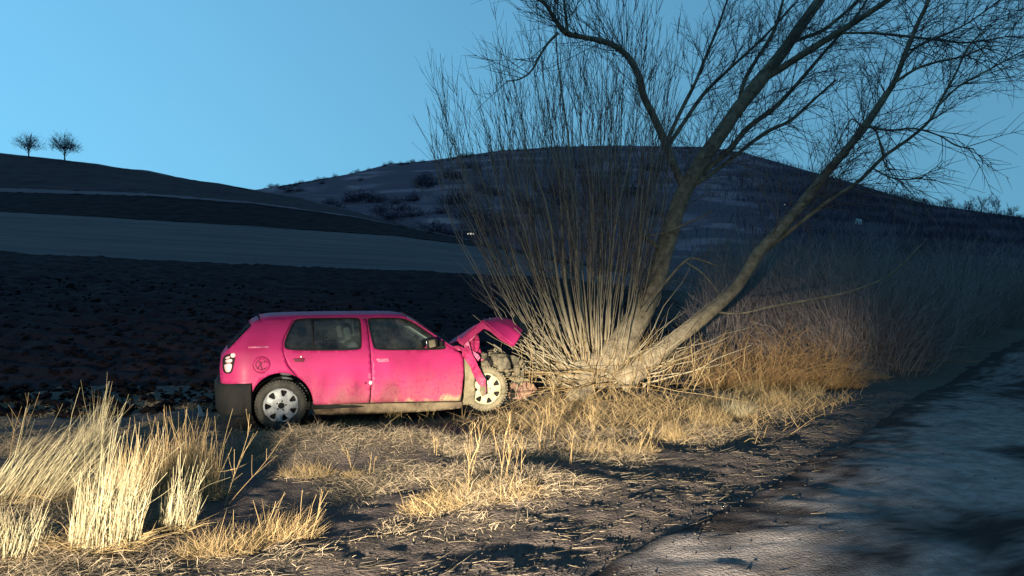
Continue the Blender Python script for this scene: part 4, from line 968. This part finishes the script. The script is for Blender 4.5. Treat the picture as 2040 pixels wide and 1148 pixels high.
b2 = np.stack([x2, y2, Hraw(x2, y2) + .004], 1); ph = 3.0 * fbm(x2, y2, .45, 2, 58)
d2 = np.stack([np.cos(ph) + RND.normal(0, .5, n2_), .7 * np.sin(ph) + RND.normal(0, .5, n2_), np.abs(RND.normal(.25, .25, n2_))], 1); d2 /= np.linalg.norm(d2, axis=1)[:, None]
v2, f2 = blade_arrays(b2, d2, .06 + .17 * RND.random_sample(n2_) ** 1.5, np.full(n2_, .0013), rand_dir(n2_, -.45, .9) * .6)
f = np.concatenate([f, f2 + len(v)]); v = np.concatenate([v, v2])
tag(link('dead_grass', tri_mesh('dead_grass', v, f), M['thatch'], None, False), 'short matted dead grass covering the bank between road and car', 'dead grass', kind='stuff')
# rougher, longer grass tangle under the willow and along its foot
def tang(x, y): return np.clip(np.exp(-((x - 1.35) / 1.5) ** 2 - ((y - 9.4) / .95) ** 2) * 1.2 + .7 * np.exp(-((x - 3.6) / 1.4) ** 2 - ((y - 10.6) / .8) ** 2) + .35 * np.exp(-((x - .2) / .9) ** 2 - ((y - 8.3) / .5) ** 2), 0, 1) * (road_s(x, y) < -.5) * carclear(x, y)
x, y = scatter(30000, -1.5, 6.5, 7.3, 12.2, tang); n_ = len(x); b = np.stack([x, y, Hraw(x, y) - .01], 1)
d = rand_dir(n_, .75, 1.0, (-.05, -.1)); v, f = blade_arrays(b, d, .10 + .34 * RND.random_sample(n_) ** 1.6, np.full(n_, .0021), rand_dir(n_, -.5, 1.0) * .5)
tag(link('tangled_grass', tri_mesh('tangled_grass', v, f), M['straw2'], None, False), 'tangle of long dry grass round the foot of the willow stump', 'dry grass', kind='stuff')
# fallen straw lying along the verge
def litd(x, y): s = road_s(x, y); return np.clip(np.exp(-((s + .75) / .75) ** 2) * .8 + .1 * (s < -.2) + .03 * (s > 0), 0, 1) * (s < 1.8) * np.clip(.6 + 1.2 * fbm(x, y, .5, 3, 66), 0, 1)
x, y = scatter(52000, -4.5, 8, 2.6, 12.5, litd); n_ = len(x); b = np.stack([x, y, Hraw(x, y) + .006], 1)
ang = RND.normal(.12, .55, n_); d = np.stack([np.cos(ang), np.sin(ang), RND.normal(.0, .10, n_)], 1); d /= np.linalg.norm(d, axis=1)[:, None]
v, f = blade_arrays(b, d, .04 + .16 * RND.random_sample(n_) ** 2.8, np.full(n_, .0017), rand_dir(n_, .1, .4) * .25)
tag(link('fallen_straw', tri_mesh('fallen_straw', v, f), M['litter_straw'], None, False), 'loose broken straw lying flat along the verge', 'straw', kind='stuff')
# grit and crumbs
def stones(name, x, y, size, mat, label, cat):
    n_ = len(x); o8 = np.array([[1, 0, 0], [-1, 0, 0], [0, 1, 0], [0, -1, 0], [0, 0, 1], [0, 0, -.6], [.6, .6, .5], [-.6, -.55, .5]])
    f8 = np.array([[4, 0, 6], [4, 6, 2], [6, 0, 2], [4, 2, 1], [4, 1, 7], [7, 1, 3], [4, 7, 3], [4, 3, 0], [5, 2, 0], [5, 1, 2], [5, 3, 1], [5, 0, 3]])
    s = size[:, None, None] * (o8[None] * RND.uniform(.6, 1.25, (n_, 8, 1)) * np.array([1, .9, .65])); a = RND.uniform(0, 6.28, n_)[:, None]
    X = s[..., 0] * np.cos(a) - s[..., 1] * np.sin(a); Y = s[..., 0] * np.sin(a) + s[..., 1] * np.cos(a)
    v = np.stack([X + x[:, None], Y + y[:, None], s[..., 2] + (Hraw(x, y) + size * .25)[:, None]], -1).reshape(-1, 3)
    f = (f8[None] + (np.arange(n_) * 8)[:, None, None]).reshape(-1, 3)
    tag(link(name, tri_mesh(name, v, f), mat, None, False), label, cat, kind='stuff')
x, y = scatter(60000, -4, 8, 2.4, 12.5, lambda x, y: np.exp(-((road_s(x, y) + .15) / .6) ** 2) * .85 + .04 * (road_s(x, y) > 0) * (road_s(x, y) < 5))
stones('gravel', x, y, .0035 + .013 * RND.random_sample(len(x)) ** 4, M['stone'], 'dark loose gravel and crumbs along the road edge', 'gravel')
def clodd(x, y): u, v = car_uv(x, y); return (1 - right_green(x, y)) * (v > 1.9) * .35
x = RND.uniform(-1, 1, 26000) * 1.0; y = 9.5 + 26 * RND.random_sample(26000) ** 1.5; x = x * y * .85; k = RND.random_sample(26000) < clodd(x, y); x, y = x[k], y[k]
stones('clods', x, y, .03 + .10 * RND.random_sample(len(x)) ** 2.5, pmat('clod_soil', (.007, .005, .0062), (.003, .0025, .003), island=True, rough=.97, spec=.05), 'broken dark clods of the ploughed field behind the car', 'soil clods')

# ================================================================== brown bush right of the willow
def bush_mesh(name, rx, ry, h, n, R, r=.004, out=.7, gr=1, wob=.18, droop=.10):
    mb = MB()
    for _ in range(n):
        a = R.uniform(0, 6.283); q = math.sqrt(R.random()); p = Vector((rx * .75 * q * math.cos(a), ry * .75 * q * math.sin(a), -.03))
        d = Vector((math.cos(a) * q * out + R.uniform(-.3, .3), math.sin(a) * q * out + R.uniform(-.3, .3), 1))
        L = curve_pts(p, d, h * R.uniform(.35, 1.25), 6, wob, R, .0, droop); mb.tube(L, taper(7, r, r * .4), 3)
        if gr: twigs(mb, L, R, 4.5 / h ** .5, h * .12, h * .34, r * .55, (.4, 1.0), .02, .05, 0, .25, 3)
    me = bpy.data.meshes.new(name); me.from_pydata(mb.v, [], mb.f); me.update(); return me
RB = random.Random(9)
for px, py, Y, rx, ry, h, lab in [(1505, 752, 13.2, .95, .6, 1.25, 'left half of the rust brown bramble, nearest the leaning trunk'), (1625, 748, 13.6, .75, .6, 1.1, 'right half of the rust brown bramble, ending where the light stops')]:
    c = P(px, py, Y); c.z = H(c.x, c.y)
    o = empty('bramble_bush', tuple(c)); tag(o, lab, 'bush')
    link('stems', bush_mesh('stems', rx, ry, h, 330, RB, .0034, 1.0, wob=.30, droop=.45), M['brown'], o, False)['kind'] = 'stuff'
    n_ = 2600; a = RND.uniform(0, 6.283, n_); q = np.sqrt(RND.random_sample(n_)); b = np.stack([q * np.cos(a) * rx * 1.05, q * np.sin(a) * ry * 1.05, np.zeros(n_) - .02], 1)
    v, f = blade_arrays(b, rand_dir(n_, .8, 1.0), (.15 + .45 * RND.random_sample(n_)) * h * (1.1 - .5 * q), np.full(n_, .0024), rand_dir(n_, -.3, 1) * .5)
    link('dry_leaves', tri_mesh('dry_leaves', v, f), M['brown'], o, False)['kind'] = 'stuff'
clump('reed_tuft', 1735, 752, .35, .25, 380, .62, (.05, 0), 'grey reedy tuft in the dark right of the rust brown bramble', mat='scrub', spread=.25)
clump('reed_tuft', 1800, 740, .45, .25, 380, .45, (.1, 0), 'low reedy tuft in the dark further along the road edge', mat='scrub', spread=.4)
clump('reed_tuft', 1880, 716, .7, .3, 380, .55, (.1, 0), 'last reedy tuft in the dark where the road bends', mat='scrub', spread=.4)

# ================================================================== dark thicket along the road beyond
protos = [bush_mesh('scrub_stems', .9, .9, 3.0, 70, random.Random(30 + k), .012, .45) for k in range(3)] + [bush_mesh('scrub_stems', 1.3, 1.3, 1.7, 110, random.Random(40 + k), .009, .8) for k in range(2)]
R = random.Random(77); placed = 0
def place_scrub(x, y, sc, k, lab, grp, nm='bare_shrub', cat='shrub'):
    o = empty(nm, (x, y, H(x, y) - .05), R.uniform(0, 6.28)); s_ = sc * R.uniform(.8, 1.2); o.scale = (s_, s_, s_ * R.uniform(.85, 1.15))
    tag(o, lab, cat, grp); c = bpy.data.objects.new('stems', protos[k]); COL.objects.link(c); c.parent = o; c['kind'] = 'stuff'
for p in protos: p.materials.append(M['scrub'])
T_LAB = 'bare shrub of the dark thicket filling the right behind willow and road'
while placed < 150:
    y = 15.5 + 50 * R.random() ** 1.3; px = R.uniform(1430, 2350); x = (px - CX) / F * y
    if road_s(x, y) > -1.0 - y * .012: continue
    place_scrub(x, y, .55 + .015 * y, R.randrange(5), T_LAB, 'bare shrubs of the dark roadside thicket'); placed += 1
for k in range(60):      # beyond the willow, thinner and farther
    y = R.uniform(38, 105); px = R.uniform(1270, 2100); x = (px - CX) / F * y
    if road_s(x, y) > -1: continue
    place_scrub(x, y, R.uniform(.7, 1.2), R.randrange(5), 'low bare shrub far behind the willow in the valley', 'low bare shrubs in the valley behind the willow')

# ================================================================== far hill: scrub, woods, house, lights
def hillz(x, y): a = np.array([float(x)]); b = np.array([float(y)]); return float((Hraw(a, b) + hill_bump(a, b))[0])
def tuft_mesh(name, rx, h, n, R, wd=.012, b0_=.35):       # crown of fine twigs as slivers
    v = []; f = []
    for _ in range(n):
        a = R.uniform(0, 6.283); e = math.acos(R.uniform(-.15, 1)); q = R.uniform(.1, 1) ** .6 * (.75 + .5 * noise.noise(Vector((math.cos(a) * math.sin(e) * 1.7, math.sin(a) * math.sin(e) * 1.7, math.cos(e) * 1.7 + n))))
        p = Vector((rx * q * math.sin(e) * math.cos(a), rx * q * math.sin(e) * math.sin(a), h * b0_ + h * (.97 - b0_) * q * math.cos(e)))
        d = Vector((p.x * .5 + R.gauss(0, .4) * rx, p.y * .5 + R.gauss(0, .4) * rx, R.uniform(.2, 1) * h * .5)).normalized() * h * R.uniform(.12, .3)
        s = d.cross(Vector((R.gauss(0, 1), R.gauss(0, 1), R.gauss(0, 1)))).normalized() * h * wd; b = len(v)
        v += [p - s, p + s, p + d]; f.append((b, b + 1, b + 2))
    me = bpy.data.meshes.new(name); me.from_pydata(v, [], f); me.update(); me.materials.append(M['farscrub']); return me
crowns = [tuft_mesh('crown', 1.6, 2.6, 520, random.Random(k), .012, .05) for k in range(4)]
def far_bush(px, y, sc, lab, grp, py=None, flat=1.0):
    x = (px - CX) / F * y; z = hillz(x, y)
    o = bpy.data.objects.new('hill_bush', crowns[R.randrange(4)]); COL.objects.link(o); o.location = (x, y, z - .5 * sc); o.rotation_euler = (0, 0, R.uniform(0, 6.28)); o.scale = (sc * R.uniform(.9, 1.4), sc * R.uniform(.9, 1.4), sc * flat)
    tag(o, lab, 'bush', grp)
def find_y(px, py):     # distance on the far hill that shows at a photo row
    for y in np.arange(250, 432, 2.):
        if HY - (hillz((px - CX) / F * y, y) - CZ) / y * F <= py: return float(y)
    return 425.
for px in [512, 528, 541, 552, 558, 566, 578, 590, 600, 615, 628, 636, 648, 668, 700, 712, 735, 768, 778, 800, 812, 822, 842, 868, 880, 893, 905, 918, 930, 941, 955, 968, 980, 1000, 1015, 1032, 1048, 1060, 1085, 1098, 1110, 1130, 1160, 1185, 1215, 1255, 1290, 1330, 1370]:
    far_bush(px, R.uniform(418, 432), R.uniform(.6, 1.7) * (1.5 if px in (552, 868, 1085, 1098, 930) else 1), 'small dark bush on the skyline of the far hill', 'bushes along the skyline of the far hill', flat=.8)
for px, py, sc in [(565, 372, 2.2), (580, 376, 2.6), (600, 374, 2), (640, 362, 2), (715, 356, 1.5), (848, 352, 4.2), (852, 366, 4.5), (842, 360, 3), (700, 395, 4), (722, 392, 4.5), (740, 394, 4), (760, 398, 3), (785, 400, 3), (815, 396, 3.5), (832, 392, 3), (900, 348, 4), (912, 352, 3), (935, 330, 3), (955, 330, 2.5), (660, 402, 3), (670, 410, 3.5), (760, 418, 4), (800, 412, 4), (780, 430, 4.5), (830, 425, 4), (880, 420, 4), (905, 400, 5), (930, 390, 4), (960, 372, 5), (980, 380, 4), (925, 425, 5), (960, 430, 5), (1000, 440, 5), (1040, 400, 5), (1060, 420, 5), (1100, 380, 4), (1120, 400, 5), (1150, 330, 4), (1180, 360, 4), (1200, 400, 5), (1230, 340, 4), (1260, 380, 5), (1300, 420, 5), (1290, 330, 4), (1380, 330, 3), (860, 455, 5), (890, 462, 4), (920, 470, 5), (960, 462, 5)]:
    far_bush(px + R.uniform(-4, 4), find_y(px, py + 6), sc * R.uniform(.75, 1.05), 'dark bare bush on the terraced slope of the far hill', 'bushes on the slope of the far hill', flat=.75)
# leafless wood on the right flank: nobody could count it
N = 70000; px = 1330 + 1300 * RND.random_sample(N) ** .8; y = RND.uniform(225, 431, N); x = (px - CX) / F * y
keep = RND.random_sample(N) < np.clip(sstep(1380, 1640, px + 60 * (fbm(x, y, 40, 3, 8))) * 1.0 + .08, 0, 1); x = x[keep]; y = y[keep]; N = len(x)
z = Hraw(x, y) + hill_bump(x, y); hh = RND.uniform(1.5, 4.2, N) * (1 + .9 * fbm(x, y, 14, 3, 6)); ww = hh * RND.uniform(.012, .05, N); a = RND.uniform(0, 3.14, N)
b = np.stack([x, y, z - .3], 1); sd = np.stack([np.cos(a), np.sin(a), 0 * a], 1) * ww[:, None]
tp = b + np.stack([RND.normal(0, .32, N) * hh, RND.normal(0, .3, N) * hh, hh], 1); md = b + np.stack([RND.normal(0, .1, N) * hh, 0 * a, hh * .55], 1)
v = np.stack([b, md - sd, md + sd, tp], 1).reshape(-1, 3); o4 = (np.arange(N) * 4)[:, None, None]
f = (np.array([[0, 2, 1], [1, 2, 3]])[None] + o4).reshape(-1, 3)
tag(link('far_woods', tri_mesh('far_woods', v, f), M['farscrub'], None, False), 'bare dark wood covering the right flank of the far hill', 'woods', kind='stuff')

def bare_tree(name, loc, h, r0, R, lab, mat, grp=None, spread=.55, lev=3, cat='tree', n0=7, rt=.0):
    o = empty(name, tuple(loc)); tag(o, lab, cat, grp)
    mb = MB(); tr = curve_pts(Vector((0, 0, -.2)), Vector((R.uniform(-.08, .08), 0, 1)), h * .40, 6, .05, R); mb.tube(tr, taper(7, r0, r0 * .5), 6); mb.build('trunk', mat, o)
    mb = MB()
    def rec(p, d, L, r, k):
        q = curve_pts(p, d, L, 4, .12, R, .05); mb.tube(q, taper(5, max(r, rt), max(r * .5, rt * .8)), 3)
        if k:
            for _ in range(5):
                pp, dd = at(q, R.uniform(.25, 1)); rec(pp, side_dir(dd, R.uniform(.3, .8), R), L * R.uniform(.4, .65), r * .5, k - 1)
    for _ in range(n0):
        pp, dd = at(tr, R.uniform(.22, .99)); rec(pp, side_dir(dd, R.uniform(.25, spread + .45), R), h * R.uniform(.34, .56), r0 * .4, lev - 1)
    mb.build('crown', mat, o, False); o.children[1]['kind'] = 'stuff'; return o
RR = random.Random(3)
def ridge_pt(px, y): x = (px - CX) / F * y; return Vector((x, y, H(x, y)))
def ridge_tree(px, y, rx, h, n_, mat, lab, sd, wd):
    o = empty('bare_tree', tuple(ridge_pt(px, y))); tag(o, lab, 'tree'); R_ = random.Random(sd)
    mb = MB(); tr = curve_pts(Vector((0, 0, -.3)), Vector((.05, 0, 1)), h * .5, 5, .06, R_); mb.tube(tr, taper(6, .20, .08), 6)
    mb.build('trunk', mat, o)
    mb = MB()
    for _ in range(26):
        p_, d_ = at(tr, R_.uniform(.25, 1)); q_ = curve_pts(p_, side_dir(d_, R_.uniform(.15, 1.0), R_), R_.uniform(.34, .60) * h, 5, .12, R_, .04); mb.tube(q_, taper(6, .055, .022), 4)
        for _k in range(7):
            p2, d2 = at(q_, R_.uniform(.3, 1)); mb.tube(curve_pts(p2, side_dir(d2, R_.uniform(.3, .8), R_), R_.uniform(.12, .26) * h, 3, .15, R_, .04), taper(4, .03, .016), 3)
    ob = mb.build('limbs', mat, o, False); ob['kind'] = 'stuff'
    me = tuft_mesh('crown', rx, h, n_, R_, wd); me.materials.clear(); c_ = link('crown', me, mat, o, False); c_['kind'] = 'stuff'
ridge_tree(57, 197, 5.0, 6.6, 520, M['haze_scrub'], 'thin pale bare tree on the left ridge, further left of the two', 3, .006)
ridge_tree(129, 198, 4.6, 7.4, 700, M['farscrub'], 'denser round bare tree on the left ridge, right of the pale one', 4, .006)
for k, px in enumerate([2, 12, 24, 36, 48, 70, 84, 98, 108]):
    x = (px - CX) / F * 203; o = bpy.data.objects.new('ridge_bush', crowns[k % 4]); COL.objects.link(o); o.location = (x, 203, H(x, 203) - .3); o.scale = (.8, .8, .35 + .2 * R.random()); tag(o, 'low dark bush in the hedge on the left ridge', 'bush', 'bushes of the hedge on the left ridge')
for px, h, lab in [(1885, 7.5, 'small bare tree on the right skyline, second from the left of its row'), (1955, 13, 'tallest bare tree rising above the wooded right skyline'), (1985, 11, 'tall bare tree touching the tallest one on its right'), (1930, 8, 'bare tree just left of the tallest on the right skyline'), (2015, 8, 'bare tree at the right edge of the skyline row'), (1845, 6, 'smallest bare tree, leftmost of the right skyline row')]:
    y = 425; x = (px - CX) / F * y; bare_tree('skyline_tree', (x, y, hillz(x, y) - 1), h, .2, RR, lab, M['farscrub'], 'bare trees above the right skyline', n0=9, rt=.05)
# little white house and lit farm windows
M['white'] = pmat('whitewash', (.45, .45, .46), (.38, .38, .40), 3, .8); M['roofing'] = pmat('roof_tiles', (.09, .07, .07), None, 3, .9)
y = find_y(1710, 450); x = (1710 - CX) / F * y; o = empty('white_house', (x, y, hillz(x, y)), .5); tag(o, 'tiny white house on the dark wooded slope at right', 'house'); o.scale = (.75, .75, .75)
mb = MB(); mb.box((0, 0, 1.0), (3.4, 2.2, 2.6)); mb.build('wall', M['white'], o, False)
mb = MB(); mb.v = [Vector(q) for q in ((-1.9, -1.3, 2.3), (1.9, -1.3, 2.3), (1.9, 1.3, 2.3), (-1.9, 1.3, 2.3), (-1.9, 0, 3.2), (1.9, 0, 3.2))]; mb.f = [(0, 1, 5, 4), (2, 3, 4, 5), (0, 4, 3), (1, 2, 5), (0, 3, 2, 1)]; mb.build('roof', M['white'], o, False)
mb = MB(); mb.box((.3, -1.11, 1.1), (.6, .06, .8)); mb.build('window', M['dark'], o, False)
lit = bpy.data.materials.new('lit_window'); lit.use_nodes = True; e_ = lit.node_tree.nodes['Principled BSDF']; e_.inputs['Emission Color'].default_value = (1, .85, .6, 1); e_.inputs['Emission Strength'].default_value = .5
y = 240.; x = (937 - CX) / F * y; z = CZ + (HY - 466) / F * y; zt_ = H(x, y)
o = empty('farmhouse', (x, y, z - 1.2)); tag(o, 'far dark farmhouse with small lit windows in the valley between the hills', 'house')
mb = MB(); mb.box((0, 1.2, .6), (4.6, 2.0, 3.2)); mb.build('wall', M['farscrub'], o, False)
mb = MB(); mb.v = [Vector(q) for q in ((-2.5, .0, 2.2), (2.5, .0, 2.2), (2.5, 2.4, 2.2), (-2.5, 2.4, 2.2), (-2.3, 1.2, 3.1), (2.3, 1.2, 3.1))]; mb.f = [(0, 1, 5, 4), (2, 3, 4, 5), (0, 4, 3), (1, 2, 5), (0, 3, 2, 1)]; mb.build('roof', M['roofing'], o, False)
for wx, ws in ((-.8, .35), (.1, .6), (.9, .4)):
    mb = MB(); mb.box((wx, .18, 1.2), (ws, .06, ws)); mb.build('window', lit, o, False)
# small street lamps glinting on the far slope
for px, py, lab in [(974, 331, 'pinpoint lit lamp high on the far hill behind the shoots'), (1563, 423, 'pinpoint lit lamp behind the right leaning trunk')]:
    y = find_y(px, py); x = (px - CX) / F * y; z = CZ + (HY - py) / F * y; zg = hillz(x, y)
    o = empty('street_lamp', (x, y, zg)); tag(o, lab, 'lamp'); hgt = max(z - zg, 3.0)
    mb = MB(); mb.tube([Vector((0, 0, 0)), Vector((0, 0, hgt))], .06, 5); mb.build('post', M['dark'], o)
    mb = MB(); mb.blob((0, -.1, hgt), .20, 1, .1, 1, (1, 1, .6)); mb.build('lamp_head', lit, o)
# litter
c = P(402, 812, 9.6); c.z = H(c.x, c.y) + .03; o = torn('plastic_scrap', [(388, 812), (396, 808), (410, 809), (414, 812), (400, 816), (390, 815)], M['white'], 0.0, .03, 12, 30, None)
bb = [Vector(v.co) for v in o.data.vertices]; mn = sum(bb, Vector()) / len(bb)
for v in o.data.vertices: v.co = Vector(((v.co.x - mn.x), (v.co.z - mn.z) * 3.0 + 3 * (v.co.y - mn.y) * .3, (v.co.y - mn.y) * 1.0 + (v.co.z - mn.z) * .8))
o.location = c; tag(o, 'small white plastic scrap on dark soil left of the bumper', 'litter')
